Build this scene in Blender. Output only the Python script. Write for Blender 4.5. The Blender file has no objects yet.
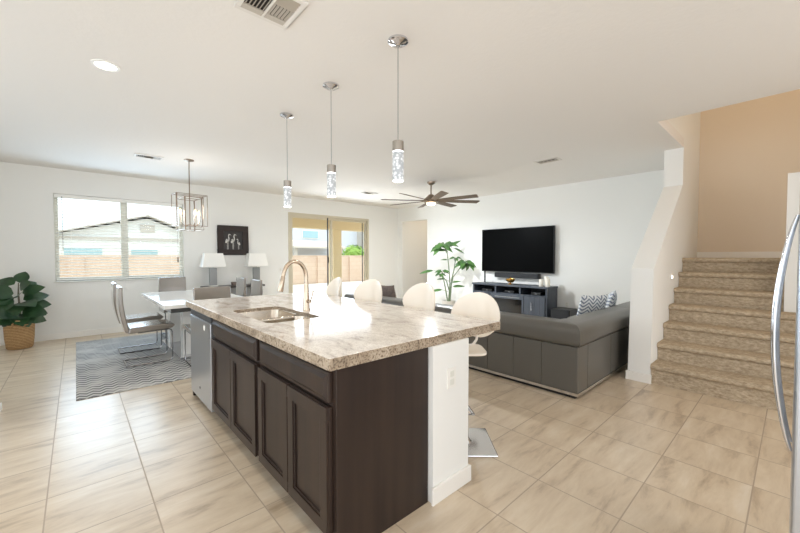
import bpy, bmesh, math, random
from mathutils import Vector, Matrix
from math import sin, cos, pi, radians, atan, tan

C = bpy.context.scene.collection
SC = bpy.context.scene
random.seed(7)

# ------------------------------------------------------------------ camera
cam_data = bpy.data.cameras.new('camera')
cam_data.sensor_width = 36.0
cam_data.lens = 36.0 * 358.0 / 800.0
cam_data.clip_start = 0.02
cam = bpy.data.objects.new('camera', cam_data)
C.objects.link(cam)
cam.location = (0, 0, 1.34)
cam.rotation_euler = (pi / 2 - atan(10.5 / 358.0), 0, -atan(324.0 / 358.0))
SC.camera = cam

# ------------------------------------------------------------------ world, sun, exposure
w = bpy.data.worlds.new('sky'); SC.world = w; w.use_nodes = True
bg = w.node_tree.nodes['Background']
bg.inputs['Color'].default_value = (0.90, 0.95, 1.0, 1)
bg.inputs['Strength'].default_value = 2.0

def lamp(name, kind, loc, energy, color=(1, 1, 1), rot=(0, 0, 0), **kw):
    d = bpy.data.lights.new(name, kind)
    d.energy = energy; d.color = color
    for k, v in kw.items(): setattr(d, k, v)
    o = bpy.data.objects.new(name, d); C.objects.link(o)
    o.location = loc; o.rotation_euler = rot
    return o

lamp('sun', 'SUN', (0, -5, 12), 1.0, (1, 0.95, 0.87), (radians(38), 0, radians(-28)), angle=radians(1.0))
# daylight entering at the window and the patio door, then two added fill lights
lamp('window_daylight', 'AREA', (0.65, 7.90, 1.62), 26, (0.58, 0.79, 1), (radians(-86), 0, 0), shape='RECTANGLE', size=1.8, size_y=1.4, spread=radians(155))
lamp('patio_daylight', 'AREA', (4.85, 7.86, 1.25), 56, (0.82, 0.91, 1), (radians(-84), 0, 0), shape='RECTANGLE', size=2.2, size_y=2.1, spread=radians(155))
lamp('side_fill', 'AREA', (-2.5, 3.6, 1.45), 29, (0.80, 0.91, 1), (radians(96), 0, radians(-90)), shape='RECTANGLE', size=3.6, size_y=2.0, spread=radians(140))  # added fill light from the left, no opening behind it
lamp('kitchen_fill', 'AREA', (1.5, -3.9, 1.4), 36, (1, 0.90, 0.80), (radians(112), 0, 0), shape='RECTANGLE', size=5.0, size_y=2.2)  # added warm fill light behind the camera

vs = SC.view_settings
vs.view_transform = 'Standard'; vs.look = 'None'; vs.gamma = 1.0; vs.use_curve_mapping = False
vs.exposure = 0.28
SC.cycles.use_denoising = True
SC.cycles.max_bounces = 10
SC.cycles.diffuse_bounces = 6
SC.cycles.transparent_max_bounces = 16
SC.cycles.sample_clamp_indirect = 6

# ------------------------------------------------------------------ materials
def lin(c):
    r = []
    for v in c[:3]:
        v = v / 255.0
        r.append(v / 12.92 if v <= 0.04045 else ((v + 0.055) / 1.055) ** 2.4)
    return (r[0], r[1], r[2], 1)

def mat(name, col, rough=0.5, metal=0.0, spec=0.5, emit=None, estr=0.0, bump=None, var=None, coat=0.0, coord='Object'):
    m = bpy.data.materials.new(name); m.use_nodes = True
    nt = m.node_tree; b = nt.nodes['Principled BSDF']
    b.inputs['Base Color'].default_value = lin(col)
    b.inputs['Roughness'].default_value = rough
    b.inputs['Metallic'].default_value = metal
    b.inputs['Specular IOR Level'].default_value = spec
    b.inputs['Coat Weight'].default_value = coat
    if emit:
        b.inputs['Emission Color'].default_value = lin(emit); b.inputs['Emission Strength'].default_value = estr
    tc = None
    if bump or var:
        tc = nt.nodes.new('ShaderNodeTexCoord')
    if var:                                            # (scale, second colour, stretch)
        n = nt.nodes.new('ShaderNodeTexNoise'); n.inputs['Scale'].default_value = var[0]; n.inputs['Detail'].default_value = 5
        mp = nt.nodes.new('ShaderNodeMapping'); mp.inputs['Scale'].default_value = var[2] if len(var) > 2 else (1, 1, 1)
        nt.links.new(tc.outputs[coord], mp.inputs['Vector']); nt.links.new(mp.outputs[0], n.inputs['Vector'])
        r = nt.nodes.new('ShaderNodeValToRGB'); r.color_ramp.elements[0].position = 0.35; r.color_ramp.elements[1].position = 0.65
        r.color_ramp.elements[0].color = lin(col); r.color_ramp.elements[1].color = lin(var[1])
        nt.links.new(n.outputs['Fac'], r.inputs['Fac']); nt.links.new(r.outputs['Color'], b.inputs['Base Color'])
    if bump:                                           # (scale, strength)
        n = nt.nodes.new('ShaderNodeTexNoise'); n.inputs['Scale'].default_value = bump[0]; n.inputs['Detail'].default_value = 4
        nt.links.new(tc.outputs[coord], n.inputs['Vector'])
        bp = nt.nodes.new('ShaderNodeBump'); bp.inputs['Strength'].default_value = bump[1]; bp.inputs['Distance'].default_value = 0.01
        nt.links.new(n.outputs['Fac'], bp.inputs['Height']); nt.links.new(bp.outputs['Normal'], b.inputs['Normal'])
    return m

def glass_mat(name, tint=(245, 250, 250), refl=0.08, rough=0.0):
    m = bpy.data.materials.new(name); m.use_nodes = True
    nt = m.node_tree; nt.nodes.clear()
    out = nt.nodes.new('ShaderNodeOutputMaterial'); mix = nt.nodes.new('ShaderNodeMixShader')
    t = nt.nodes.new('ShaderNodeBsdfTransparent'); t.inputs[0].default_value = lin(tint)
    g = nt.nodes.new('ShaderNodeBsdfGlossy'); g.inputs['Roughness'].default_value = rough
    f = nt.nodes.new('ShaderNodeLayerWeight'); f.inputs['Blend'].default_value = 0.12
    mth = nt.nodes.new('ShaderNodeMath'); mth.operation = 'MULTIPLY'; mth.inputs[1].default_value = refl * 6; mth.use_clamp = True
    nt.links.new(f.outputs['Fresnel'], mth.inputs[0]); nt.links.new(mth.outputs[0], mix.inputs[0])
    nt.links.new(t.outputs[0], mix.inputs[1]); nt.links.new(g.outputs[0], mix.inputs[2]); nt.links.new(mix.outputs[0], out.inputs[0])
    return m

M = {}
M['wall'] = mat('wall_paint', (238, 238, 235), 0.85, spec=0.2, bump=(55, 0.08))
M['ceiling'] = mat('ceiling_paint', (235, 232, 228), 0.9, spec=0.15, bump=(28, 0.16))
M['warm_lit_wall'] = mat('wall_paint_warm_lit', (226, 212, 193), 0.85, spec=0.2, bump=(55, 0.08))  # same paint as the other walls, warm lamplight tinted into the colour
M['trim'] = mat('white_trim', (240, 238, 233), 0.45)
M['vinyl'] = mat('window_vinyl', (226, 226, 218), 0.45)
M['almond'] = mat('almond_aluminium', (205, 197, 176), 0.4)
M['blind'] = mat('blind_slat', (244, 244, 240), 0.5)
M['glass'] = glass_mat('window_glass')
M['espresso'] = mat('espresso_wood', (54, 41, 34), 0.45, spec=0.35, var=(14, (42, 31, 26), (1, 1, 0.05)), coat=0.1)
M['espresso_dark'] = mat('toe_kick', (38, 30, 26), 0.6)
M['steel'] = mat('stainless_steel', (190, 194, 200), 0.3, 1.0)
M['steel_dark'] = mat('dark_steel', (88, 90, 94), 0.35, 0.8)
M['sink'] = mat('sink_steel', (196, 186, 172), 0.24, 1.0)
M['nickel'] = mat('brushed_nickel', (198, 180, 160), 0.26, 1.0)
M['pewter'] = mat('pewter', (172, 166, 158), 0.3, 1.0)
M['chrome'] = mat('chrome', (215, 215, 218), 0.08, 1.0)
M['leg_chrome'] = mat('leg_chrome', (150, 150, 152), 0.12, 1.0)
M['bronze'] = mat('chandelier_bronze', (140, 122, 104), 0.3, 1.0)
M['black'] = mat('black_plastic', (18, 18, 19), 0.4)
M['screen'] = mat('tv_screen', (3, 3, 3), 0.35, spec=0.05)
M['white_plastic'] = mat('white_plastic', (240, 232, 222), 0.22)
M['shell'] = mat('stool_shell', (250, 241, 228), 0.25)
M['leather'] = mat('grey_leatherette', (134, 126, 116), 0.22, spec=0.7, bump=(160, 0.03), coat=1.0)
M['sofa'] = mat('sofa_leather', (92, 89, 83), 0.34, bump=(120, 0.06))
M['gloss_white'] = mat('white_lacquer', (238, 237, 233), 0.06)
M['mirror_grey'] = mat('table_grey_band', (120, 122, 122), 0.15, 0.6)
M['console_dark'] = mat('dark_console_wood', (40, 34, 32), 0.35)
M['charcoal'] = mat('charcoal_wood', (74, 80, 90), 0.42, var=(6, (64, 70, 79), (1, 1, 0.1)))
M['charcoal_in'] = mat('charcoal_inside', (30, 32, 36), 0.6)
M['lamp_body'] = mat('lamp_silver', (150, 152, 152), 0.3, 0.5)
M['shade'] = mat('lamp_shade_cloth', (246, 245, 241), 0.8)
M['frame_dark'] = mat('picture_frame_wood', (40, 27, 22), 0.5)
M['canvas'] = mat('picture_canvas', (58, 56, 56), 0.7)
M['egret'] = mat('picture_white', (228, 226, 222), 0.7)
M['leaf'] = mat('fig_leaf', (30, 58, 34), 0.3, var=(6, (52, 84, 50)))
M['leaf2'] = mat('light_leaf', (54, 94, 48), 0.4, var=(8, (84, 124, 62)))
M['stem'] = mat('plant_stem', (104, 98, 84), 0.7)
M['stem_green'] = mat('green_stem', (104, 120, 92), 0.6)
M['soil'] = mat('soil', (45, 34, 27), 0.95)
M['pot'] = mat('plant_pot', (205, 200, 192), 0.5)
M['gold'] = mat('gold_metal', (204, 160, 84), 0.25, 1.0)
M['wax'] = mat('candle_wax', (240, 234, 222), 0.5)
M['fanwood'] = mat('fan_blade_wood', (108, 88, 70), 0.5, var=(4, (90, 73, 58), (1, 8, 1)))
M['fanmetal'] = mat('fan_metal', (150, 134, 118), 0.3, 0.9)
M['vent_shade'] = mat('vent_shadow', (52, 48, 44), 0.8)
M['vent'] = mat('vent_white', (226, 222, 216), 0.5)
M['ventblade'] = mat('vent_blade', (186, 178, 166), 0.5)
M['concrete'] = mat('patio_concrete', (226, 222, 214), 0.8, bump=(20, 0.05))
M['stucco'] = mat('patio_stucco', (230, 208, 172), 0.9, bump=(30, 0.2))
M['house_white'] = mat('house_stucco', (222, 224, 222), 0.9)
M['house_blue'] = mat('house_grey_stucco', (200, 204, 212), 0.9)
M['house_trim'] = mat('house_trim', (186, 180, 172), 0.8)
M['roof'] = mat('roof_tile', (208, 200, 190), 0.9, bump=(14, 0.4))
M['blue_glass'] = mat('neighbour_glass', (150, 182, 190), 0.1, spec=0.8)
M['bush'] = mat('bush_leaves', (126, 160, 66), 0.7, var=(3, (160, 190, 96)))
M['gravel'] = mat('gravel_ground', (206, 190, 168), 0.95)
M['bulb'] = mat('bulb_glow', (255, 226, 185), 0.3, emit=(255, 196, 126), estr=5)
M['fan_glow'] = mat('fan_glow', (255, 240, 220), 0.3, emit=(255, 228, 190), estr=4)
M['down_glow'] = mat('downlight_glow', (255, 248, 236), 0.3, emit=(255, 244, 226), estr=8)
M['led'] = mat('led_glow', (255, 255, 255), 0.3, emit=(250, 252, 255), estr=3)
M['ember'] = mat('fireplace_glass', (10, 10, 12), 0.08, spec=0.6)
M['vase_glass'] = glass_mat('clear_glass', (235, 240, 240), 0.12)

M['leather'].node_tree.nodes['Principled BSDF'].inputs['Coat Roughness'].default_value = 0.1

def nodes_of(m):
    nt = m.node_tree; return nt, nt.nodes['Principled BSDF']

def pos_node(nt):
    return nt.nodes.new('ShaderNodeNewGeometry').outputs['Position']

def mk_floor():
    m = mat('floor_tile', (190, 170, 145), 0.3, spec=1.0); nt, b = nodes_of(m)
    P = pos_node(nt)
    mp = nt.nodes.new('ShaderNodeMapping'); mp.inputs['Location'].default_value = (0.14 + 4.35, -2.32 + 8.7, 0)
    nt.links.new(P, mp.inputs[0])
    br = nt.nodes.new('ShaderNodeTexBrick'); br.offset = 0; br.squash = 1
    br.inputs['Scale'].default_value = 1; br.inputs['Brick Width'].default_value = 0.4345; br.inputs['Row Height'].default_value = 0.4345
    br.inputs['Mortar Size'].default_value = 0.0035; br.inputs['Mortar Smooth'].default_value = 0.1
    br.inputs['Color1'].default_value = (0, 0, 0, 1); br.inputs['Color2'].default_value = (1, 1, 1, 1)
    nt.links.new(mp.outputs[0], br.inputs['Vector'])
    # per tile shift of the veins
    sc = nt.nodes.new('ShaderNodeVectorMath'); sc.operation = 'MULTIPLY'; sc.inputs[1].default_value = (7, 3, 5)
    nt.links.new(br.outputs['Color'], sc.inputs[0])
    ad = nt.nodes.new('ShaderNodeVectorMath'); ad.operation = 'ADD'
    nt.links.new(P, ad.inputs[0]); nt.links.new(sc.outputs[0], ad.inputs[1])
    mp2 = nt.nodes.new('ShaderNodeMapping'); mp2.inputs['Scale'].default_value = (0.8, 3.8, 1); mp2.inputs['Rotation'].default_value = (0, 0, 0.25)
    nt.links.new(ad.outputs[0], mp2.inputs[0])
    n1 = nt.nodes.new('ShaderNodeTexNoise'); n1.inputs['Scale'].default_value = 2.3; n1.inputs['Detail'].default_value = 8; n1.inputs['Roughness'].default_value = 0.66; n1.inputs['Distortion'].default_value = 0.35
    nt.links.new(mp2.outputs[0], n1.inputs['Vector'])
    r = nt.nodes.new('ShaderNodeValToRGB'); e = r.color_ramp.elements
    e[0].position = 0.30; e[0].color = lin((164, 145, 122)); e[1].position = 0.74; e[1].color = lin((220, 208, 191))
    x = e.new(0.45); x.color = lin((201, 183, 159)); x = e.new(0.58); x.color = lin((211, 195, 172))
    nt.links.new(n1.outputs['Fac'], r.inputs['Fac'])
    mx = nt.nodes.new('ShaderNodeMixRGB'); mx.inputs['Color2'].default_value = lin((172, 155, 136))
    nt.links.new(br.outputs['Fac'], mx.inputs['Fac']); nt.links.new(r.outputs['Color'], mx.inputs['Color1'])
    nt.links.new(mx.outputs[0], b.inputs['Base Color'])
    rr = nt.nodes.new('ShaderNodeMath'); rr.operation = 'MULTIPLY_ADD'; rr.inputs[1].default_value = 0.4; rr.inputs[2].default_value = 0.31
    nt.links.new(br.outputs['Fac'], rr.inputs[0]); nt.links.new(rr.outputs[0], b.inputs['Roughness'])
    bp = nt.nodes.new('ShaderNodeBump'); bp.inputs['Strength'].default_value = 0.12; bp.inputs['Distance'].default_value = 0.003; bp.invert = True
    nt.links.new(br.outputs['Fac'], bp.inputs['Height']); nt.links.new(bp.outputs[0], b.inputs['Normal'])
    return m
M['floor'] = mk_floor()

def mk_granite(name='granite', fac=0.35, rough=0.12, lo=(170, 160, 151), mid=(218, 209, 200), hi=(236, 230, 222), scale=160):
    m = mat(name, hi, rough, spec=0.35); nt, b = nodes_of(m)
    P = pos_node(nt)
    n1 = nt.nodes.new('ShaderNodeTexNoise'); n1.inputs['Scale'].default_value = 7; n1.inputs['Detail'].default_value = 8; n1.inputs['Roughness'].default_value = 0.65; n1.inputs['Distortion'].default_value = 1.4
    mp = nt.nodes.new('ShaderNodeMapping'); mp.inputs['Scale'].default_value = (1.5, 0.6, 1); mp.inputs['Rotation'].default_value = (0, 0, 0.5)
    nt.links.new(P, mp.inputs[0]); nt.links.new(mp.outputs[0], n1.inputs['Vector'])
    r = nt.nodes.new('ShaderNodeValToRGB'); e = r.color_ramp.elements
    e[0].position = 0.30; e[0].color = lin(lo); e[1].position = 0.66; e[1].color = lin(hi)
    x = e.new(0.46); x.color = lin(mid)
    nt.links.new(n1.outputs['Fac'], r.inputs['Fac'])
    v = nt.nodes.new('ShaderNodeTexNoise'); v.inputs['Scale'].default_value = scale; v.inputs['Detail'].default_value = 2
    nt.links.new(P, v.inputs['Vector'])
    r2 = nt.nodes.new('ShaderNodeValToRGB'); r2.color_ramp.elements[0].position = 0.36; r2.color_ramp.elements[1].position = 0.52
    r2.color_ramp.elements[0].color = lin((128, 108, 92)); r2.color_ramp.elements[1].color = (1, 1, 1, 1)
    nt.links.new(v.outputs['Fac'], r2.inputs['Fac'])
    mx = nt.nodes.new('ShaderNodeMixRGB'); mx.blend_type = 'MULTIPLY'; mx.inputs['Fac'].default_value = fac
    nt.links.new(r.outputs[0], mx.inputs['Color1']); nt.links.new(r2.outputs[0], mx.inputs['Color2']); nt.links.new(mx.outputs[0], b.inputs['Base Color'])
    return m
M['granite'] = mk_granite()  # top colour paled to carry the reflected light
M['granite_edge'] = mk_granite('granite_dark_edge', 0.8, 0.5, (128, 114, 98), (170, 154, 134), (196, 182, 164), 95)  # same stone without the reflected light in its colour

def mk_carpet():
    m = mat('stair_carpet', (160, 140, 116), 0.95, spec=0.1); nt, b = nodes_of(m)
    P = pos_node(nt)
    n1 = nt.nodes.new('ShaderNodeTexNoise'); n1.inputs['Scale'].default_value = 60; n1.inputs['Detail'].default_value = 6; n1.inputs['Roughness'].default_value = 0.7
    mp = nt.nodes.new('ShaderNodeMapping'); mp.inputs['Scale'].default_value = (1, 0.42, 1)
    nt.links.new(P, mp.inputs[0]); nt.links.new(mp.outputs[0], n1.inputs['Vector'])
    r = nt.nodes.new('ShaderNodeValToRGB'); e = r.color_ramp.elements
    e[0].position = 0.34; e[0].color = lin((152, 135, 113)); e[1].position = 0.72; e[1].color = lin((212, 196, 172))
    nt.links.new(n1.outputs['Fac'], r.inputs['Fac']); nt.links.new(r.outputs[0], b.inputs['Base Color'])
    bp = nt.nodes.new('ShaderNodeBump'); bp.inputs['Strength'].default_value = 0.8; bp.inputs['Distance'].default_value = 0.008
    nt.links.new(n1.outputs['Fac'], bp.inputs['Height']); nt.links.new(bp.outputs[0], b.inputs['Normal'])
    return m
M['carpet'] = mk_carpet()

def math_node(nt, op, a, b=None):
    n = nt.nodes.new('ShaderNodeMath'); n.operation = op
    for i, v in enumerate((a, b)):
        if v is None: continue
        if hasattr(v, 'default_value') or hasattr(v, 'links'): nt.links.new(v, n.inputs[i])
        else: n.inputs[i].default_value = v
    return n.outputs[0]

def mk_rug():
    m = mat('rug_weave', (180, 178, 175), 0.9, spec=0.1); nt, b = nodes_of(m)
    P = pos_node(nt); s = nt.nodes.new('ShaderNodeSeparateXYZ'); nt.links.new(P, s.inputs[0])
    zig = math_node(nt, 'PINGPONG', s.outputs['X'], 0.05)
    y = math_node(nt, 'ADD', s.outputs['Y'], zig)
    st = math_node(nt, 'PINGPONG', y, 0.042)
    st = math_node(nt, 'MULTIPLY', st, 23.8)
    r = nt.nodes.new('ShaderNodeValToRGB'); e = r.color_ramp.elements
    e[0].position = 0.38; e[0].color = lin((116, 116, 117)); e[1].position = 0.62; e[1].color = lin((200, 199, 197))
    nt.links.new(st, r.inputs['Fac'])
    n = nt.nodes.new('ShaderNodeTexNoise'); n.inputs['Scale'].default_value = 2.6; n.inputs['Detail'].default_value = 5
    nt.links.new(P, n.inputs['Vector'])
    r2 = nt.nodes.new('ShaderNodeValToRGB'); r2.color_ramp.elements[0].position = 0.48; r2.color_ramp.elements[1].position = 0.64
    r2.color_ramp.elements[1].color = (0.85, 0.85, 0.85, 1)
    nt.links.new(n.outputs['Fac'], r2.inputs['Fac'])
    mx = nt.nodes.new('ShaderNodeMixRGB'); mx.inputs['Color2'].default_value = lin((196, 194, 190))
    nt.links.new(r2.outputs[0], mx.inputs['Fac']); nt.links.new(r.outputs[0], mx.inputs['Color1'])
    nt.links.new(mx.outputs[0], b.inputs['Base Color'])
    return m
M['rug'] = mk_rug()

def mk_fence():
    m = mat('fence_block', (214, 178, 146), 0.9); nt, b = nodes_of(m)
    P = pos_node(nt); s = nt.nodes.new('ShaderNodeSeparateXYZ'); nt.links.new(P, s.inputs[0])
    cx = nt.nodes.new('ShaderNodeCombineXYZ'); nt.links.new(s.outputs['X'], cx.inputs[0]); nt.links.new(s.outputs['Z'], cx.inputs[1])
    br = nt.nodes.new('ShaderNodeTexBrick'); br.inputs['Scale'].default_value = 1
    br.inputs['Brick Width'].default_value = 0.41; br.inputs['Row Height'].default_value = 0.205; br.inputs['Mortar Size'].default_value = 0.006
    br.inputs['Color1'].default_value = lin((204, 180, 160)); br.inputs['Color2'].default_value = lin((198, 172, 152)); br.inputs['Mortar'].default_value = lin((188, 162, 142))
    nt.links.new(cx.outputs[0], br.inputs['Vector']); nt.links.new(br.outputs['Color'], b.inputs['Base Color'])
    return m
M['fence'] = mk_fence()

def mk_basket():
    m = mat('basket_weave', (190, 152, 104), 0.8); nt, b = nodes_of(m)
    tc = nt.nodes.new('ShaderNodeTexCoord')
    wv = nt.nodes.new('ShaderNodeTexWave'); wv.bands_direction = 'Z'; wv.inputs['Scale'].default_value = 14; wv.inputs['Distortion'].default_value = 2.0; wv.inputs['Detail Scale'].default_value = 6
    nt.links.new(tc.outputs['Object'], wv.inputs['Vector'])
    r = nt.nodes.new('ShaderNodeValToRGB'); r.color_ramp.elements[0].color = lin((150, 112, 72)); r.color_ramp.elements[1].color = lin((206, 172, 124))
    nt.links.new(wv.outputs['Fac'], r.inputs['Fac']); nt.links.new(r.outputs[0], b.inputs['Base Color'])
    bp = nt.nodes.new('ShaderNodeBump'); bp.inputs['Strength'].default_value = 0.7; bp.inputs['Distance'].default_value = 0.01
    nt.links.new(wv.outputs['Fac'], bp.inputs['Height']); nt.links.new(bp.outputs[0], b.inputs['Normal'])
    return m
M['basket'] = mk_basket()

def mk_zigzag(name, a, c, sc):
    m = mat(name, a, 0.85); nt, b = nodes_of(m)
    tc = nt.nodes.new('ShaderNodeTexCoord'); s = nt.nodes.new('ShaderNodeSeparateXYZ'); nt.links.new(tc.outputs['Object'], s.inputs[0])
    zig = math_node(nt, 'PINGPONG', s.outputs['Y'], 0.06)
    st = math_node(nt, 'PINGPONG', math_node(nt, 'ADD', s.outputs['Z'], zig), sc)
    st = math_node(nt, 'DIVIDE', st, sc)
    r = nt.nodes.new('ShaderNodeValToRGB'); r.color_ramp.interpolation = 'LINEAR'
    r.color_ramp.elements[0].position = 0.35; r.color_ramp.elements[1].position = 0.5
    r.color_ramp.elements[0].color = lin(a); r.color_ramp.elements[1].color = lin(c)
    nt.links.new(st, r.inputs['Fac']); nt.links.new(r.outputs[0], b.inputs['Base Color'])
    return m
M['zig'] = mk_zigzag('zigzag_cloth', (122, 132, 150), (230, 232, 234), 0.024)
M['taupe'] = mat('taupe_cloth', (132, 118, 110), 0.9, var=(30, (112, 100, 94)))
M['stripe'] = mk_zigzag('dark_striped_cloth', (72, 66, 64), (210, 204, 198), 0.05)

def mk_bubble():
    m = mat('bubble_glass', (120, 124, 126), 0.1, emit=(245, 250, 255), estr=0.75); nt, b = nodes_of(m)
    tc = nt.nodes.new('ShaderNodeTexCoord')
    v = nt.nodes.new('ShaderNodeTexVoronoi'); v.inputs['Scale'].default_value = 52
    nt.links.new(tc.outputs['Object'], v.inputs['Vector'])
    r = nt.nodes.new('ShaderNodeValToRGB'); r.color_ramp.elements[0].position = 0.2; r.color_ramp.elements[1].position = 0.62
    r.color_ramp.elements[0].color = (1, 1, 1, 1); r.color_ramp.elements[1].color = (0.36, 0.37, 0.38, 1)
    nt.links.new(v.outputs['Distance'], r.inputs['Fac'])
    nt.links.new(r.outputs[0], b.inputs['Emission Color'])
    return m
M['bubble'] = mk_bubble()

# ------------------------------------------------------------------ mesh helpers
class MB:
    def __init__(s, T=None):
        s.bm = bmesh.new(); s.T = T or Matrix.Identity(4)
    def _v(s, p): return s.bm.verts.new(s.T @ Vector(p))
    def _f(s, vs):
        try: return s.bm.faces.new(vs)
        except ValueError: return None
    def box(s, x0, x1, y0, y1, z0, z1):
        v = [s._v(p) for p in ((x0, y0, z0), (x1, y0, z0), (x1, y1, z0), (x0, y1, z0), (x0, y0, z1), (x1, y0, z1), (x1, y1, z1), (x0, y1, z1))]
        for q in ((3, 2, 1, 0), (4, 5, 6, 7), (0, 1, 5, 4), (1, 2, 6, 5), (2, 3, 7, 6), (3, 0, 4, 7)): s._f([v[i] for i in q])
        return s
    def hexa(s, pts):
        v = [s._v(p) for p in pts]
        for q in ((3, 2, 1, 0), (4, 5, 6, 7), (0, 1, 5, 4), (1, 2, 6, 5), (2, 3, 7, 6), (3, 0, 4, 7)): s._f([v[i] for i in q])
        return s
    def prism(s, poly, axis, a, b):
        def P(u, v, t): return {'x': (t, u, v), 'y': (u, t, v), 'z': (u, v, t)}[axis]
        A = [s._v(P(u, v, a)) for u, v in poly]; B = [s._v(P(u, v, b)) for u, v in poly]
        n = len(poly)
        s._f(A); s._f(B[::-1])
        for i in range(n): s._f([A[i], B[i], B[(i + 1) % n], A[(i + 1) % n]])
        return s
    def tube(s, pts, r, n=10, closed=False, cap=True, radii=None):
        pts = [Vector(p) for p in pts]; N = len(pts); rings = []
        prev = None
        for i, p in enumerate(pts):
            if closed: t = pts[(i + 1) % N] - pts[i - 1]
            else: t = pts[min(i + 1, N - 1)] - pts[max(i - 1, 0)]
            if t.length < 1e-9: t = Vector((0, 0, 1))
            t.normalize()
            if prev is None:
                a = Vector((0, 0, 1)) if abs(t.z) < 0.9 else Vector((1, 0, 0))
                u = t.cross(a).normalized()
            else:
                u = (prev - t * prev.dot(t)).normalized()
            prev = u; w_ = t.cross(u)
            rr = radii[i] if radii else r
            rings.append([s._v(p + (u * cos(2 * pi * k / n) + w_ * sin(2 * pi * k / n)) * rr) for k in range(n)])
        for i in range(N if closed else N - 1):
            a, b = rings[i], rings[(i + 1) % N]
            for k in range(n): s._f([a[k], a[(k + 1) % n], b[(k + 1) % n], b[k]])
        if cap and not closed:
            s._f(rings[0][::-1]); s._f(rings[-1])
        return s
    def cyl(s, p0, p1, r, r1=None, n=20): return s.tube([p0, p1], r, n, radii=[r, r if r1 is None else r1])
    def lathe(s, prof, c=(0, 0, 0), n=28):
        rings = []
        for r, z in prof:
            if r < 1e-6: rings.append([s._v((c[0], c[1], c[2] + z))])
            else: rings.append([s._v((c[0] + r * cos(2 * pi * k / n), c[1] + r * sin(2 * pi * k / n), c[2] + z)) for k in range(n)])
        for a, b in zip(rings, rings[1:]):
            for k in range(n):
                k2 = (k + 1) % n
                if len(a) == 1 and len(b) == 1: continue
                if len(a) == 1: s._f([a[0], b[k2], b[k]])
                elif len(b) == 1: s._f([a[k], a[k2], b[0]])
                else: s._f([a[k], a[k2], b[k2], b[k]])
        return s
    def pad(s, c, a, e=(0.35, 0.35), nu=28, nv=14, T=None):       # superellipsoid cushion
        def sg(x, p): return math.copysign(abs(x) ** p, x)
        rings = []
        T = T or Matrix.Identity(4)
        for i in range(nv + 1):
            v = -pi / 2 + pi * i / nv
            if i in (0, nv): rings.append([s._v(T @ Vector((c[0], c[1], c[2] + a[2] * sg(sin(v), e[0]))))]); continue
            rings.append([s._v(T @ Vector((c[0] + a[0] * sg(cos(v), e[0]) * sg(cos(2 * pi * k / nu), e[1]), c[1] + a[1] * sg(cos(v), e[0]) * sg(sin(2 * pi * k / nu), e[1]), c[2] + a[2] * sg(sin(v), e[0])))) for k in range(nu)])
        for A, B in zip(rings, rings[1:]):
            for k in range(nu):
                k2 = (k + 1) % nu
                if len(A) == 1: s._f([A[0], B[k2], B[k]])
                elif len(B) == 1: s._f([A[k], A[k2], B[0]])
                else: s._f([A[k], A[k2], B[k2], B[k]])
        return s
    def sheet(s, fn, nu, nv, th=None):
        def grid(off):
            return [[s._v(fn(i / nu, j / nv, off)) for j in range(nv + 1)] for i in range(nu + 1)]
        A = grid(0.0)
        for i in range(nu):
            for j in range(nv): s._f([A[i][j], A[i + 1][j], A[i + 1][j + 1], A[i][j + 1]])
        if th:
            B = grid(th)
            for i in range(nu):
                for j in range(nv): s._f([B[i][j + 1], B[i + 1][j + 1], B[i + 1][j], B[i][j]])
            for i in range(nu):
                s._f([A[i + 1][0], A[i][0], B[i][0], B[i + 1][0]]); s._f([A[i][nv], A[i + 1][nv], B[i + 1][nv], B[i][nv]])
            for j in range(nv):
                s._f([A[0][j], A[0][j + 1], B[0][j + 1], B[0][j]]); s._f([A[nu][j + 1], A[nu][j], B[nu][j], B[nu][j + 1]])
        return s
    def build(s, name, m, parent=None, bevel=0.0, seg=2, smooth=False, sub=0, world=True, origin=None, fix=True):
        bm = s.bm
        if fix:
            bmesh.ops.remove_doubles(bm, verts=bm.verts, dist=1e-6)
            bmesh.ops.recalc_face_normals(bm, faces=bm.faces)
        if parent is not None and world:
            r = parent
            while r.parent: r = r.parent
            inv = (Matrix.Translation(r.location) @ Matrix.Rotation(r.rotation_euler.z, 4, 'Z')).inverted()
            bm.transform(inv)
        elif parent is None:
            if origin is None:
                xs = [v.co for v in bm.verts]
                lo = [min(v[i] for v in xs) for i in range(3)]; hi = [max(v[i] for v in xs) for i in range(3)]
                origin = ((lo[0] + hi[0]) / 2, (lo[1] + hi[1]) / 2, lo[2])
            bm.transform(Matrix.Translation(-Vector(origin)))
        if smooth:
            for f in bm.faces: f.smooth = True
            for e in bm.edges:
                if len(e.link_faces) == 2 and e.calc_face_angle(0) > 0.7: e.smooth = False
        me = bpy.data.meshes.new(name); bm.to_mesh(me); bm.free()
        me.materials.append(m)
        o = bpy.data.objects.new(name, me); C.objects.link(o)
        if parent is not None: o.parent = parent
        else: o.location = origin
        if bevel:
            b = o.modifiers.new('bevel', 'BEVEL'); b.width = bevel; b.segments = seg; b.limit_method = 'ANGLE'; b.angle_limit = radians(35)
        if sub:
            q = o.modifiers.new('sub', 'SUBSURF'); q.levels = sub; q.render_levels = sub
        return o

def tag(o, label, cat, group=None, kind=None):
    o['label'] = label; o['category'] = cat
    if group: o['group'] = group
    if kind: o['kind'] = kind
    return o

def thing(name, label, cat, loc=(0, 0, 0), rz=0.0, group=None):
    o = bpy.data.objects.new(name, None); C.objects.link(o)
    o.location = loc; o.rotation_euler = (0, 0, rz); o.empty_display_size = 0.1
    return tag(o, label, cat, group)

def struct(o, label, cat): return tag(o, label, cat, None, 'structure')

def copy_tree(o, parent=None):
    c = o.copy(); C.objects.link(c)
    if parent is not None: c.parent = parent
    for ch in [x for x in o.children]: copy_tree(ch, c)
    return c

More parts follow.
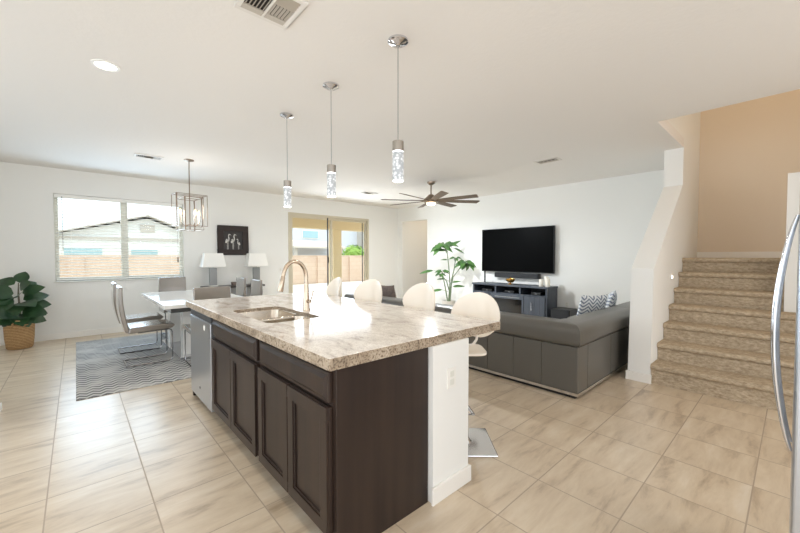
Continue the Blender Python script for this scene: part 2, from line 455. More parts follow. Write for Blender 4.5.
def dup(o, loc, rz=None, label=None):
    c = copy_tree(o); c.location = loc
    if rz is not None: c.rotation_euler = (0, 0, rz)
    if label: c['label'] = label
    return c

def grid_wall(axis, a, b, u0, u1, z0, z1, holes):
    """a wall slab with rectangular holes; axis 'y' runs along x, axis 'x' runs along y"""
    mb = MB()
    us = sorted({u0, u1} | {h[0] for h in holes} | {h[1] for h in holes}); zs = sorted({z0, z1} | {h[2] for h in holes} | {h[3] for h in holes})
    def solid(i, j):
        if i < 0 or j < 0 or i >= len(us) - 1 or j >= len(zs) - 1: return False
        uc, zc = (us[i] + us[i + 1]) / 2, (zs[j] + zs[j + 1]) / 2
        return not any(h[0] < uc < h[1] and h[2] < zc < h[3] for h in holes)
    def P(u, t, z): return (u, t, z) if axis == 'y' else (t, u, z)
    for i in range(len(us) - 1):
        for j in range(len(zs) - 1):
            if not solid(i, j): continue
            p, q, r, s_ = us[i], us[i + 1], zs[j], zs[j + 1]
            for t in (a, b): mb._f([mb._v(P(p, t, r)), mb._v(P(q, t, r)), mb._v(P(q, t, s_)), mb._v(P(p, t, s_))])
            if not solid(i - 1, j): mb._f([mb._v(P(p, a, r)), mb._v(P(p, b, r)), mb._v(P(p, b, s_)), mb._v(P(p, a, s_))])
            if not solid(i + 1, j): mb._f([mb._v(P(q, a, r)), mb._v(P(q, b, r)), mb._v(P(q, b, s_)), mb._v(P(q, a, s_))])
            if not solid(i, j - 1): mb._f([mb._v(P(p, a, r)), mb._v(P(q, a, r)), mb._v(P(q, b, r)), mb._v(P(p, b, r))])
            if not solid(i, j + 1): mb._f([mb._v(P(p, a, s_)), mb._v(P(q, a, s_)), mb._v(P(q, b, s_)), mb._v(P(p, b, s_))])
    return mb

# ------------------------------------------------------------------ the setting
H = 2.74
struct(MB().box(-2.6, 8.7, -4.0, 8.1, -0.1, 0.0).build('floor', M['floor']), 'beige veined stone-look tile floor of the open room', 'floor')
cl = MB().prism([(-2.6, -4), (4.53, -4), (4.53, 1.0), (5.84, 1.0), (5.84, 1.205), (7.1, 1.205), (8.7, 1.205), (8.7, 8.1), (-2.6, 8.1)], 'z', H, H + 0.12)
struct(cl.build('ceiling', M['ceiling']), 'white textured ceiling with an opening over the stairs', 'ceiling')
struct(grid_wall('y', 7.95, 8.1, -2.6, 7.1, 0, H, [(-0.25, 1.55, 0.93, 2.34), (3.68, 6.03, 0.0, 2.36)]).build('wall_back', M['wall']), 'pale wall with the blinded window and the sliding patio door', 'wall')
struct(grid_wall('x', 7.1, 7.24, 1.205, 8.1, 0, H, [(6.74, 7.75, 0.0, 2.34)]).build('wall_right', M['wall']), 'white wall behind the television with the hallway opening', 'wall')
struct(MB().box(-2.74, -2.6, 1.5, 8.1, 0, H).build('wall_left', M['wall']), 'pale side wall at the far left of the room', 'wall')
# wall beside the stairs: its end leans back and widens upward
pf = [(4.44, 0), (4.51, 1.205), (5.84, 2.26), (5.84, H + 0.12), (4.53, H + 0.12), (4.53, 5.1), (7.1, 5.1), (7.1, 0)]
struct(MB().prism(pf, 'y', 1.0, 1.205).build('wall_stairs', M['wall']), 'white wall beside the stairs with a sloping stepped end', 'wall')
struct(MB().box(6.96, 7.1, -1.3, 1.0, 0, 5.1).build('wall_landing', M['warm_lit_wall']), 'wall at the head of the stair landing, tinted tan for warm light', 'wall')
struct(MB().box(4.43, 7.1, -1.42, -1.3, 0, 5.1).build('wall_stairwell_side', M['warm_lit_wall']), 'outer side wall of the stairwell, tinted tan for warm light', 'wall')
struct(MB().box(4.43, 4.53, -1.3, 1.0, H + 0.12, 5.1).build('wall_stairwell_front', M['warm_lit_wall']), 'upper wall over the stairwell opening', 'wall')
struct(MB().box(4.43, 7.1, -1.42, 1.205, 5.1, 5.2).build('ceiling_stairwell', M['ceiling']), 'high ceiling of the stairwell', 'ceiling')
struct(MB().box(5.45, 6.05, -0.07, 0.072, 0.0, 2.19).build('wall_stair_divider', M['wall']), 'white half-height wall end between the two stair flights', 'wall')
# hallway beyond the opening
struct(MB().box(7.24, 8.7, 7.86, 8.0, 0, H).build('wall_hall_side', M['wall']), 'beige side wall of the hallway seen through the opening', 'wall')
struct(MB().box(8.56, 8.7, 5.6, 7.86, 0, H).build('wall_hall_end', M['wall']), 'beige end wall of the hallway', 'wall')
struct(MB().box(7.24, 8.7, 5.46, 5.6, 0, H).build('wall_hall_near', M['wall']), 'near side wall of the hallway', 'wall')
# island knee wall
kw = MB().box(1.402, 1.71, 1.285, 3.86, 0, 0.856)
struct(kw.build('wall_island', M['wall']), 'white half wall carrying the stool side of the island', 'wall')

def base(name, pts, label):
    mb = MB()
    for (x0, x1, y0, y1) in pts: mb.box(x0, x1, y0, y1, 0, 0.095)
    return struct(mb.build(name, M['trim'], bevel=0.004), label, 'baseboard')
base('baseboard_back', [(-2.6, 3.60, 7.935, 7.95), (6.10, 7.085, 7.935, 7.95)], 'white baseboard under the window wall')
base('baseboard_right', [(7.085, 7.1, 1.22, 6.70), (7.085, 7.1, 7.79, 7.935)], 'white baseboard under the television wall')
base('baseboard_stairs', [(4.425, 4.44, 0.985, 1.22), (4.44, 7.085, 1.205, 1.22)], 'white baseboard wrapping the foot of the stair wall')
base('baseboard_island', [(1.387, 1.725, 1.27, 1.285), (1.71, 1.725, 1.285, 3.86)], 'white baseboard wrapping the island half wall')
tb = MB().box(6.945, 6.96, -1.3, 1.0, 1.315, 1.40)
struct(tb.build('baseboard_landing', M['trim']), 'white baseboard on the stair landing', 'baseboard')

# window with blinds
wf = MB()
x0, x1, z0, z1 = -0.25, 1.55, 0.93, 2.34
for (a, b, c, d) in ((x0, x1, z0, z0 + 0.05), (x0, x1, z1 - 0.05, z1), (x0, x0 + 0.05, z0 + 0.05, z1 - 0.05), (x1 - 0.05, x1, z0 + 0.05, z1 - 0.05)): wf.box(a, b, 8.03, 8.09, c, d)
win = struct(wf.build('window_1', M['vinyl'], bevel=0.004), 'wide two-pane window behind white horizontal blinds', 'window')
MB().box(0.60, 0.70, 8.03, 8.09, z0 + 0.05, z1 - 0.05).build('mullion', M['vinyl'], win, bevel=0.004)
MB().box(x0 + 0.05, 0.60, 8.057, 8.063, z0 + 0.05, z1 - 0.05).build('pane', M['glass'], win)
MB().box(0.70, x1 - 0.05, 8.057, 8.063, z0 + 0.05, z1 - 0.05).build('pane', M['glass'], win)
struct(MB().box(x0 - 0.02, x1 + 0.02, 7.925, 8.03, z0 - 0.02, z0).build('trim_1', M['vinyl'], bevel=0.004), 'pale sill under the blinded window', 'window sill')
bl = thing('window_blind', 'white open horizontal slat blind filling the wide window', 'blind', ((x0 + x1) / 2, 7.99, z0))
MB().box(x0 + 0.01, x1 - 0.01, 7.955, 8.015, z1 - 0.06, z1 - 0.005).build('headrail', M['blind'], bl, bevel=0.004)
sl = MB(); nsl = 27
for i in range(nsl):
    z = z0 + 0.055 + (z1 - 0.09 - z0 - 0.055) * i / (nsl - 1)
    sl.hexa([(x0 + 0.015, 7.962, z - 0.006), (x1 - 0.015, 7.962, z - 0.006), (x1 - 0.015, 8.010, z + 0.004), (x0 + 0.015, 8.010, z + 0.004),
             (x0 + 0.015, 7.962, z - 0.003), (x1 - 0.015, 7.962, z - 0.003), (x1 - 0.015, 8.010, z + 0.007), (x0 + 0.015, 8.010, z + 0.007)])
sl.build('slats', M['blind'], bl)
MB().box(x0 + 0.015, x1 - 0.015, 7.96, 8.012, z0 + 0.012, z0 + 0.035).build('bottom_rail', M['blind'], bl, bevel=0.004)
for x in (x0 + 0.2, 0.65, x1 - 0.2): MB().cyl((x, 7.958, z0 + 0.02), (x, 7.958, z1 - 0.05), 0.0018, n=6).build('ladder_cord', M['blind'], bl)
wd = MB().cyl((x0 + 0.10, 7.945, 1.42), (x0 + 0.10, 7.945, z1 - 0.04), 0.004, n=8).build('tilt_wand', M['lamp_body'], bl)
pc = MB().cyl((x1 - 0.10, 7.945, 1.30), (x1 - 0.10, 7.945, z1 - 0.05), 0.002, n=6).cyl((x1 - 0.10, 7.945, 1.22), (x1 - 0.10, 7.945, 1.32), 0.013, 0.008, n=10).build('pull_cord', M['console_dark'], bl)

# sliding patio door
dx0, dx1, dz1 = 3.68, 6.03, 2.36
df = MB()
df.box(dx0, dx0 + 0.05, 7.94, 8.08, 0, dz1).box(dx1 - 0.05, dx1, 7.94, 8.08, 0, dz1).box(dx0 + 0.05, dx1 - 0.05, 7.94, 8.08, dz1 - 0.05, dz1).box(dx0 + 0.05, dx1 - 0.05, 7.94, 8.08, 0, 0.03)
dr = struct(df.build('door_1', M['almond'], bevel=0.004), 'almond framed sliding glass door to the patio', 'door')
def sash(xa, xb, y):
    m = MB().box(xa, xa + 0.06, y, y + 0.035, 0.03, dz1 - 0.05).box(xb - 0.06, xb, y, y + 0.035, 0.03, dz1 - 0.05)
    m.box(xa + 0.06, xb - 0.06, y, y + 0.035, 0.03, 0.11).box(xa + 0.06, xb - 0.06, y, y + 0.035, dz1 - 0.11, dz1 - 0.05)
    s_ = m.build('sash', M['almond'], dr, bevel=0.003)
    MB().box(xa + 0.06, xb - 0.06, y + 0.014, y + 0.02, 0.11, dz1 - 0.11).build('pane', M['glass'], s_)
    return s_
sash(dx0 + 0.05, 4.88, 7.96); sash(4.84, dx1 - 0.05, 8.0)
MB().box(4.715, 4.745, 7.945, 7.96, 0.05, dz1 - 0.06).build('interlock', M['steel_dark'], dr)
MB().box(5.87, 5.89, 8.045, 8.06, 0.05, dz1 - 0.06).build('screen_stile', M['steel_dark'], dr)
MB().box(4.715, 4.75, 7.92, 7.945, 1.17, 1.31).build('handle', M['black'], dr, bevel=0.006)

# ------------------------------------------------------------------ outside
struct(MB().box(-30, 40, 8.1, 60, -0.3, -0.2).build('ground', M['gravel']), 'pale gravel ground of the yards outside', 'ground')
struct(MB().box(1.0, 11.5, 8.1, 15.9, -0.2, -0.02).build('floor_patio', M['concrete']), 'bright concrete patio slab outside the sliding door', 'patio')
struct(MB().box(2.2, 10.2, 8.1, 10.3, 2.62, 2.8).build('ceiling_patio', M['stucco']), 'tan soffit over the patio', 'soffit')
struct(MB().box(2.2, 10.2, 9.95, 10.3, 2.19, 2.62).build('trim_patio', M['stucco']), 'tan stucco beam along the patio roof edge', 'beam')
pcx = MB().box(6.15, 6.46, 9.98, 10.28, -0.02, 2.19)
tag(pcx.build('patio_column', M['stucco'], bevel=0.01), 'square tan stucco column seen through the sliding door', 'column')
fn = thing('garden_wall', 'tan block garden wall across the yard outside', 'garden wall', (6, 16.1, -0.2))
MB().box(-16, 28, 16.0, 16.2, -0.2, 1.32).build('block_panel', M['fence'], fn)
MB().box(-16, 28, 15.98, 16.22, 1.32, 1.37).build('wall_cap', M['fence'], fn)
for x in (-6.0, 0.0, 9.1, 11.0, 15.0): MB().box(x - 0.2, x + 0.2, 15.92, 16.0, -0.2, 1.32).build('pilaster', M['fence'], fn)

hw = thing('neighbour_house', 'pale single-storey house with low gable behind the wall, seen through the blinds', 'house', (2.3, 26, -0.2))
MB().box(-1.2, 5.4, 22.3, 32, -0.2, 2.2).build('wall', M['house_white'], hw)
MB().prism([(-1.2, 2.2), (5.4, 2.2), (2.74, 3.25)], 'y', 22.3, 32).build('gable', M['house_white'], hw)
rf = MB()
for (xa, za, xb, zb) in ((-1.9, 2.02, 2.74, 3.36), (6.1, 2.02, 2.74, 3.36)):
    rf.hexa([(xa, 21.9, za), (xb, 21.9, zb), (xb, 32.2, zb), (xa, 32.2, za), (xa, 21.9, za + 0.06), (xb, 21.9, zb + 0.06), (xb, 32.2, zb + 0.06), (xa, 32.2, za + 0.06)])
rf.build('roof', M['house_trim'], hw)
MB().box(-1.2, 5.4, 22.22, 22.3, 2.12, 2.26).build('fascia', M['house_trim'], hw)
for (xa, xb, za, zb) in ((-0.45, 0.99, 1.1, 1.78), (2.0, 3.2, 1.1, 1.70)):
    f_ = MB().box(xa, xb, 22.24, 22.3, za, zb).build('window', M['vinyl'], hw)
    MB().box(xa + 0.05, xb - 0.05, 22.22, 22.24, za + 0.05, zb - 0.05).build('pane', M['blue_glass'], f_)
MB().box(2.45, 3.05, 22.25, 22.3, 2.55, 2.95).build('gable_vent', M['house_trim'], hw)

hb = thing('neighbour_house', 'blue-grey two-storey house beyond the patio seen through the sliding door', 'house', (13, 26, -0.2))
MB().box(8.8, 17.5, 24.0, 32, -0.2, 6.0).build('wall', M['house_blue'], hb)
MB().prism([(8.3, 6.0), (18.0, 6.0), (13.1, 7.8)], 'y', 23.6, 32.4).build('roof', M['roof'], hb)
f_ = MB().box(12.15, 13.45, 23.93, 24.0, 2.62, 3.22).build('window', M['vinyl'], hb)
MB().box(12.2, 13.4, 23.9, 23.93, 2.67, 3.17).build('pane', M['blue_glass'], f_)
MB().hexa([(10.4, 21.6, 1.86), (14.3, 21.6, 1.86), (14.3, 24.0, 2.36), (10.4, 24.0, 2.36), (10.4, 21.6, 1.98), (14.3, 21.6, 1.98), (14.3, 24.0, 2.48), (10.4, 24.0, 2.48)]).build('porch_roof', M['roof'], hb)
for x in (10.6, 14.1): MB().box(x - 0.1, x + 0.1, 21.75, 21.95, -0.2, 1.88).build('porch_post', M['house_trim'], hb)
MB().box(17.0, 17.9, 23.2, 24.0, -0.2, 5.8).build('side_wing', M['house_trim'], hb)

def leafball(c, r, n, size, seed):
    rnd = random.Random(seed); mb = MB()
    for i in range(n):
        d = Vector((rnd.gauss(0, 1), rnd.gauss(0, 1), rnd.gauss(0, 1))).normalized()
        p = Vector(c) + Vector((d.x * r[0], d.y * r[1], d.z * r[2])) * rnd.uniform(0.75, 1.05)
        u = Vector((rnd.gauss(0, 1), rnd.gauss(0, 1), rnd.gauss(0, 1))).normalized(); v_ = d.cross(u).normalized()
        u = d.cross(v_) + d * rnd.uniform(-0.5, 0.5)
        s_ = size * rnd.uniform(0.6, 1.2)
        q = [mb._v(p + u * s_), mb._v(p + v_ * s_ * 0.6 + d * s_ * 0.2), mb._v(p - u * s_), mb._v(p - v_ * s_ * 0.6 + d * s_ * 0.2)]
        mb._f(q)
    return mb
bs = thing('garden_bush', 'yellow-green bush rising above the garden wall outside', 'bush', (12.1, 17.4, -0.2))
lb = leafball((12.1, 17.4, 1.25), (0.75, 0.55, 0.75), 900, 0.10, 3); lb.pad((12.1, 17.4, 1.25), (0.66, 0.48, 0.66), (1, 1)); lb.build('foliage', M['bush'], bs, fix=False)
MB().cyl((12.1, 17.4, -0.2), (12.1, 17.4, 0.8), 0.06, 0.04, 10).build('trunk', M['stem'], bs)

# ------------------------------------------------------------------ staircase
stc = thing('staircase', 'brown carpeted stairs rising to a landing beside the white wall', 'staircase', (5.2, 0.5, 0))
zs = [0.0, 0.205, 0.39, 0.575, 0.762, 0.946, 1.135, 1.315]
xs = [4.45, 4.70, 4.95, 5.20, 5.45, 5.69, 5.90]
def step_mb(xa, xb, ya, yb, zb, zt):
    mb = MB(); r = 0.028
    prof = [(xb, zb), (xa + 0.025, zb), (xa + 0.025, zt - 2 * r - 0.004)]
    for k in range(7):
        a = -pi / 2 - pi * k / 6
        prof.append((xa + r * 0.7 + r * cos(a), zt - r + r * sin(a)))
    prof.append((xb, zt))
    mb.prism(prof, 'y', ya, yb); return mb
for i in range(7):
    xb = xs[i + 1] + 0.03 if i < 6 else 6.945
    if xs[i] < 5.4: xb = min(xb, 5.449)
    yr = -0.45 if xs[i] < 5.4 else 0.075
    if i == 6: yr = 0.075
    step_mb(xs[i], xb, yr, 0.998, 0.0 if i < 6 else 0.9, zs[i + 1]).build('step' if i < 6 else 'landing', M['carpet'], stc, smooth=True)
MB().box(6.06, 6.945, -1.295, 0.07, 1.1, 1.31).build('landing', M['carpet'], stc)
sl_ = thing('step_light', 'small square step light low on the white stair wall', 'light', (5.30, 0.995, 1.06))
MB().box(5.265, 5.335, 0.99, 1.0, 1.065, 1.135).build('cover_plate', M['trim'], sl_, bevel=0.003)
MB().box(5.28, 5.32, 0.987, 0.99, 1.075, 1.105).build('lens', M['down_glow'], sl_)

# ------------------------------------------------------------------ kitchen island
CT, CB = 0.910, 0.856
def cab_door(parent, ya, yb, za, zb, xf=0.80):
    d = MB().box(xf, xf + 0.02, ya, yb, za, zb)
    o = d.build('door', M['espresso'], parent, bevel=0.004)
    w_ = 0.058
    fr = MB()
    # raised moulding round a recessed panel
    for (a, b, c, d_) in ((ya, yb, za, za + w_), (ya, yb, zb - w_, zb), (ya, ya + w_, za + w_, zb - w_), (yb - w_, yb, za + w_, zb - w_)): fr.box(xf - 0.014, xf, a, b, c, d_)
    fr.build('door_frame', M['espresso'], o, bevel=0.003)
    i0, i1, j0, j1 = ya + w_, yb - w_, za + w_, zb - w_
    ml = MB()
    for (a, b, c, d_) in ((i0, i1, j0, j0 + 0.012), (i0, i1, j1 - 0.012, j1), (i0, i0 + 0.012, j0 + 0.012, j1 - 0.012), (i1 - 0.012, i1, j0 + 0.012, j1 - 0.012)): ml.box(xf - 0.008, xf, a, b, c, d_)
    ml.build('moulding', M['espresso'], o, bevel=0.002)
    return o
def drawer_front(parent, ya, yb, za, zb, xf=0.80):
    o = MB().box(xf, xf + 0.02, ya, yb, za, zb).build('drawer_front', M['espresso'], parent, bevel=0.004)
    MB().hexa([(xf, ya + 0.012, za + 0.012), (xf, yb - 0.012, za + 0.012), (xf, yb - 0.012, zb - 0.012), (xf, ya + 0.012, zb - 0.012),
               (xf - 0.01, ya + 0.03, za + 0.03), (xf - 0.01, yb - 0.03, za + 0.03), (xf - 0.01, yb - 0.03, zb - 0.03), (xf - 0.01, ya + 0.03, zb - 0.03)]).build('raised_panel', M['espresso'], o)
    return o
def island_cab(ya, yb, label, endpanel, nm='base_cabinet'):
    t = thing(nm, label, 'cabinet', (1.1, (ya + yb) / 2, 0), 0, 'dark base cabinets of the island')
    b = MB().box(0.82, 1.395, ya + (0.02 if endpanel else 0), yb, 0.10, 0.60)
    b.box(0.82, 1.395, ya + (0.02 if endpanel else 0), ya + 0.05, 0.60, CB).box(0.82, 1.395, yb - 0.03, yb, 0.60, CB).box(0.82, 0.85, ya + 0.05, yb - 0.03, 0.60, CB)
    b.build('body', M['espresso'], t)
    MB().box(0.89, 1.395, ya + (0.02 if endpanel else 0), yb, 0.0, 0.10).build('toe_kick', M['espresso_dark'], t)
    if endpanel:
        MB().box(0.82, 1.395, ya, ya + 0.02, 0.0, CB).build('end_panel', M['espresso'], t, bevel=0.002)
    m_ = (ya + yb) / 2
    drawer_front(t, ya + 0.03, yb - 0.02, 0.70, 0.835)
    cab_door(t, ya + 0.03, m_ - 0.004, 0.115, 0.68); cab_door(t, m_ + 0.004, yb - 0.02, 0.115, 0.68)
    return t
island_cab(1.315, 2.15, 'dark brown island base cabinet nearest the camera, at the counter corner', True)
island_cab(2.152, 3.135, 'dark brown island base cabinet under the sink, next to the dishwasher', False)
dw = thing('dishwasher', 'stainless steel dishwasher at the far end of the island', 'dishwasher', (1.1, 3.49, 0))
MB().box(0.83, 1.37, 3.145, 3.835, 0.09, 0.853).build('tub', M['steel_dark'], dw)
MB().box(0.79, 0.83, 3.15, 3.83, 0.07, 0.79).build('door', M['steel'], dw, bevel=0.006)
MB().box(0.795, 0.83, 3.15, 3.83, 0.793, 0.845).build('control_panel', M['steel_dark'], dw, bevel=0.004)
MB().cyl((0.7895, 3.33, 0.735), (0.787, 3.33, 0.735), 0.024, n=20).build('round_sticker', M['trim'], dw)
MB().cyl((0.7895, 3.50, 0.18), (0.787, 3.50, 0.18), 0.012, n=16).build('badge', M['steel_dark'], dw)
MB().box(0.87, 1.37, 3.15, 3.83, 0.0, 0.088).build('toe_plate', M['black'], dw)
tag(MB().box(0.81, 1.385, 3.842, 3.875, 0, CB).build('side_panel', M['espresso'], bevel=0.003), 'dark brown panel closing the far end of the island past the dishwasher', 'panel')

# countertop with sink cut-out (rounded hole)
def rrect(x0, x1, y0, y1, r, n=5):
    p = []
    for (cx, cy, a0) in ((x1 - r, y1 - r, 0), (x0 + r, y1 - r, pi / 2), (x0 + r, y0 + r, pi), (x1 - r, y0 + r, 3 * pi / 2)):
        for k in range(n + 1): a = a0 + pi / 2 * k / n; p.append((cx + r * cos(a), cy + r * sin(a)))
    return p
SX0, SX1, SY0, SY1 = 0.90, 1.285, 2.24, 2.99
ct = MB()
hole = rrect(SX0, SX1, SY0, SY1, 0.06); OX0, OX1, OY0, OY1 = 0.775, 2.065, 1.295, 3.92
N = len(hole); q4 = N // 4
corners = [(OX1, OY1), (OX0, OY1), (OX0, OY0), (OX1, OY0)]
for z in (CB, CT):
    hv = [ct._v((x, y, z)) for x, y in hole]; cv = [ct._v((x, y, z)) for x, y in corners]
    for i in range(4):
        seg_ = hv[i * q4:(i + 1) * q4]
        ct._f([cv[i]] + seg_[::-1])
        ct._f([cv[i], seg_[-1], hv[((i + 1) * q4) % N], cv[(i + 1) % 4]])
for i in range(N):
    (xa, ya), (xb, yb) = hole[i], hole[(i + 1) % N]
    ct._f([ct._v((xa, ya, CB)), ct._v((xb, yb, CB)), ct._v((xb, yb, CT)), ct._v((xa, ya, CT))])
for i in range(4):
    (xa, ya), (xb, yb) = corners[i], corners[(i + 1) % 4]
    ct._f([ct._v((xa, ya, CB)), ct._v((xb, yb, CB)), ct._v((xb, yb, CT)), ct._v((xa, ya, CT))])
cto = ct.build('countertop', M['granite'], bevel=0.003, seg=2)
cto.data.materials.append(M['granite_edge'])           # darker, rougher edge; the top's paler colour has reflected light painted in
for p_ in cto.data.polygons:
    if abs(p_.normal.z) < 0.5: p_.material_index = 1
tag(cto, 'pale speckled granite countertop covering the kitchen island', 'countertop')
def bowl(ya, yb, name, parent):
    mb = MB(); rings = []
    for (ins, z, r) in ((0.004, CT - 0.024, 0.06), (0.006, CT - 0.03, 0.06), (0.010, CB - 0.16, 0.06), (0.03, CB - 0.19, 0.05), (0.12, CB - 0.197, 0.03)):
        rings.append([mb._v((x, y, z)) for x, y in rrect(SX0 + ins, SX1 - ins, ya + ins, yb - ins, r)])
    for A, B in zip(rings, rings[1:]):
        for k in range(len(A)): mb._f([A[k], A[(k + 1) % len(A)], B[(k + 1) % len(A)], B[k]])
    mb._f(rings[-1])
    o = mb.build(name, M['sink'], parent, smooth=True)
    md = o.modifiers.new('thick', 'SOLIDIFY'); md.thickness = 0.002; md.offset = 1
    MB().lathe([(0, 0.004), (0.03, 0.004), (0.042, 0.002), (0.045, 0)], ((SX0 + SX1) / 2, (ya + yb) / 2, CB - 0.196)).build('drain', M['chrome'], o, smooth=True)
sk = thing('kitchen_sink', 'undermount double bowl stainless sink in the island countertop', 'sink', (1.09, 2.61, CB - 0.2))
bowl(2.235, 2.555, 'small_bowl', sk); bowl(2.58, 2.995, 'large_bowl', sk)
MB().box(SX0 + 0.012, SX1 - 0.012, 2.548, 2.588, CT - 0.07, CT - 0.03).build('divider', M['sink'], sk, bevel=0.008)

fa = thing('kitchen_faucet', 'tall brushed nickel gooseneck faucet beside the sink', 'faucet', (1.345, 2.59, CT))
MB().lathe([(0, 0), (0.030, 0), (0.030, 0.012), (0.027, 0.02), (0.026, 0.10), (0.022, 0.13), (0.0165, 0.22)], (1.345, 2.59, CT)).build('body', M['nickel'], fa, smooth=True)
pts = [(1.345, 2.59, CT + 0.16 + 0.02 * k) for k in range(6)]
for k in range(1, 15):
    a = pi * 0.94 * k / 14
    pts.append((1.345 - 0.095 + 0.095 * cos(a), 2.59, CT + 0.26 + 0.128 * sin(a)))
MB().tube(pts, 0.0155, 12).build('neck', M['nickel'], fa, smooth=True)
e = Vector(pts[-1]); dv = (Vector(pts[-1]) - Vector(pts[-2])).normalized()
MB().tube([e, e + dv * 0.012, e + dv * 0.02, e + dv * 0.115, e + dv * 0.125], 0.016, 14, radii=[0.0155, 0.0155, 0.018, 0.023, 0.020]).build('spray_head', M['nickel'], fa, smooth=True)
hd = MB().cyl((1.345, 2.57, CT + 0.075), (1.345, 2.525, CT + 0.075), 0.014, n=14).build('handle_stub', M['nickel'], fa, smooth=True)
MB().tube([(1.345, 2.53, CT + 0.075), (1.35, 2.515, CT + 0.10), (1.36, 2.505, CT + 0.16)], 0.006, 8).build('lever', M['nickel'], fa, smooth=True)

def outlet(name, label, loc, normal, w_=0.07, h=0.115, kind='outlet'):
    t = thing(name, label, kind, loc)
    x, y, z = loc; n = Vector(normal); u = Vector((-n.y, n.x, 0))
    def pl(du0, du1, z0, z1, a, b):
        m = MB(); p = []
        for t_ in (a, b):
            for (du, zz) in ((du0, z0), (du1, z0), (du1, z1), (du0, z1)):
                q = Vector((x, y, 0)) + u * du + n * t_; p.append((q.x, q.y, z + zz))
        return m.hexa(p)
    pl(-w_ / 2, w_ / 2, 0, h, 0, 0.006).build('cover_plate', M['trim'], t, bevel=0.002)
    if kind == 'outlet':
        for zz in (0.018, 0.064):
            r = pl(-0.018, 0.018, zz, zz + 0.033, 0.006, 0.009).build('socket', M['vinyl'], t, bevel=0.002)
            for s_ in (-0.008, 0.008): pl(s_ - 0.0015, s_ + 0.0015, zz + 0.012, zz + 0.026, 0.009, 0.0095).build('slot', M['vent'], r)
    else:
        pl(-0.016, 0.016, 0.024, h - 0.024, 0.006, 0.011).build('rocker', M['vinyl'], t, bevel=0.002)
    return t
outlet('wall_outlet', 'white double outlet on the end of the island half wall', (1.55, 1.285, 0.60), (0, -1, 0))
outlet('light_switch', 'grey switch plate on the wall between hallway and plant', (7.1, 6.55, 0.965), (-1, 0, 0), kind='light switch')
outlet('light_switch', 'white switch plate on the wall left of the sliding door', (3.49, 7.95, 0.965), (0, -1, 0), kind='light switch')
outlet('wall_outlet', 'white outlet low on the wall beside the media console', (7.1, 2.98, 0.33), (-1, 0, 0))

# ------------------------------------------------------------------ bar stools
def make_stool(label, loc, rz, dz):
    t = thing('bar_stool', label, 'bar stool', loc, rz, 'white bar stools along the island')
    R45 = Matrix.Rotation(pi / 4 - rz + radians(2), 4, 'Z')
    m = MB(R45); m.box(-0.195, 0.195, -0.195, 0.195, 0.0, 0.014); m.build('base_plate', M['chrome'], t, bevel=0.006, world=False)
    MB().lathe([(0.05, 0.014), (0.036, 0.03), (0.03, 0.05), (0.028, 0.35), (0.024, 0.36)]).build('column', M['chrome'], t, smooth=True, world=False)
    MB().cyl((0, 0, 0.35), (0, 0, 0.66 + dz), 0.017, n=14).build('gas_lift', M['chrome'], t, smooth=True, world=False)
    fr = MB().tube([(0.03, -0.02, 0.30), (0.16, -0.14, 0.30), (0.19, -0.10, 0.30), (0.19, 0.10, 0.30), (0.16, 0.14, 0.30), (0.03, 0.02, 0.30)], 0.010, 8)
    fr.build('footrest', M['chrome'], t, smooth=True, world=False)
    MB().pad((0.02, 0, 0.682 + dz), (0.145, 0.145, 0.015), (0.5, 0.45), T=R45).build('seat', M['shell'], t, smooth=True, world=False)
    MB().tube([(-0.06, 0, 0.688 + dz), (-0.15, 0, 0.70 + dz), (-0.20, 0, 0.72 + dz), (-0.215, 0, 0.78 + dz), (-0.235, 0, 0.86 + dz)], 0.010, 8).build('back_post', M['white_plastic'], t, smooth=True, world=False)
    # oval shell: centre strip curved round the sitter
    mb = MB(); nr, na = 7, 36
    def pt(rad, a, off):
        y = 0.195 * rad * cos(a) * (1.0 - 0.13 * max(0, -sin(a)) * rad); z = 0.17 * rad * sin(a)
        xx = -0.235 + 0.07 * (y / 0.195) ** 2 - 0.10 * z + 0.012 * rad ** 2
        return (xx - off, y, 0.908 + z + dz)
    for off in (0.0, 0.022):
        cv = mb._v(pt(0, 0, off)); prev = None
        for i in range(1, nr + 1):
            oo = off if i < nr else (0.005 if off == 0 else 0.017)
            ring = [mb._v(pt(i / nr, 2 * pi * k / na, oo)) for k in range(na)]
            for k in range(na):
                if prev is None: mb._f([cv, ring[k], ring[(k + 1) % na]])
                else: mb._f([prev[k], ring[k], ring[(k + 1) % na], prev[(k + 1) % na]])
            prev = ring
        if off == 0.0: rim = prev
        else:
            for k in range(na): mb._f([rim[k], rim[(k + 1) % na], prev[(k + 1) % na], prev[k]])
    mb.build('backrest', M['shell'], t, smooth=True, world=False)
    return t
make_stool('white oval-backed bar stool nearest the camera, at the counter corner', (2.045, 1.57, 0), radians(192), -0.015)
make_stool('white oval-backed bar stool, second from the camera, in front of the tall plant', (2.03, 2.19, 0), pi, 0.025)
make_stool('white oval-backed bar stool third from the camera, in front of the sofa end', (2.03, 2.89, 0), radians(189), 0.025)
make_stool('white oval-backed bar stool farthest from the camera, turned edge-on by the patio door', (2.02, 3.60, 0), radians(169), 0.015)

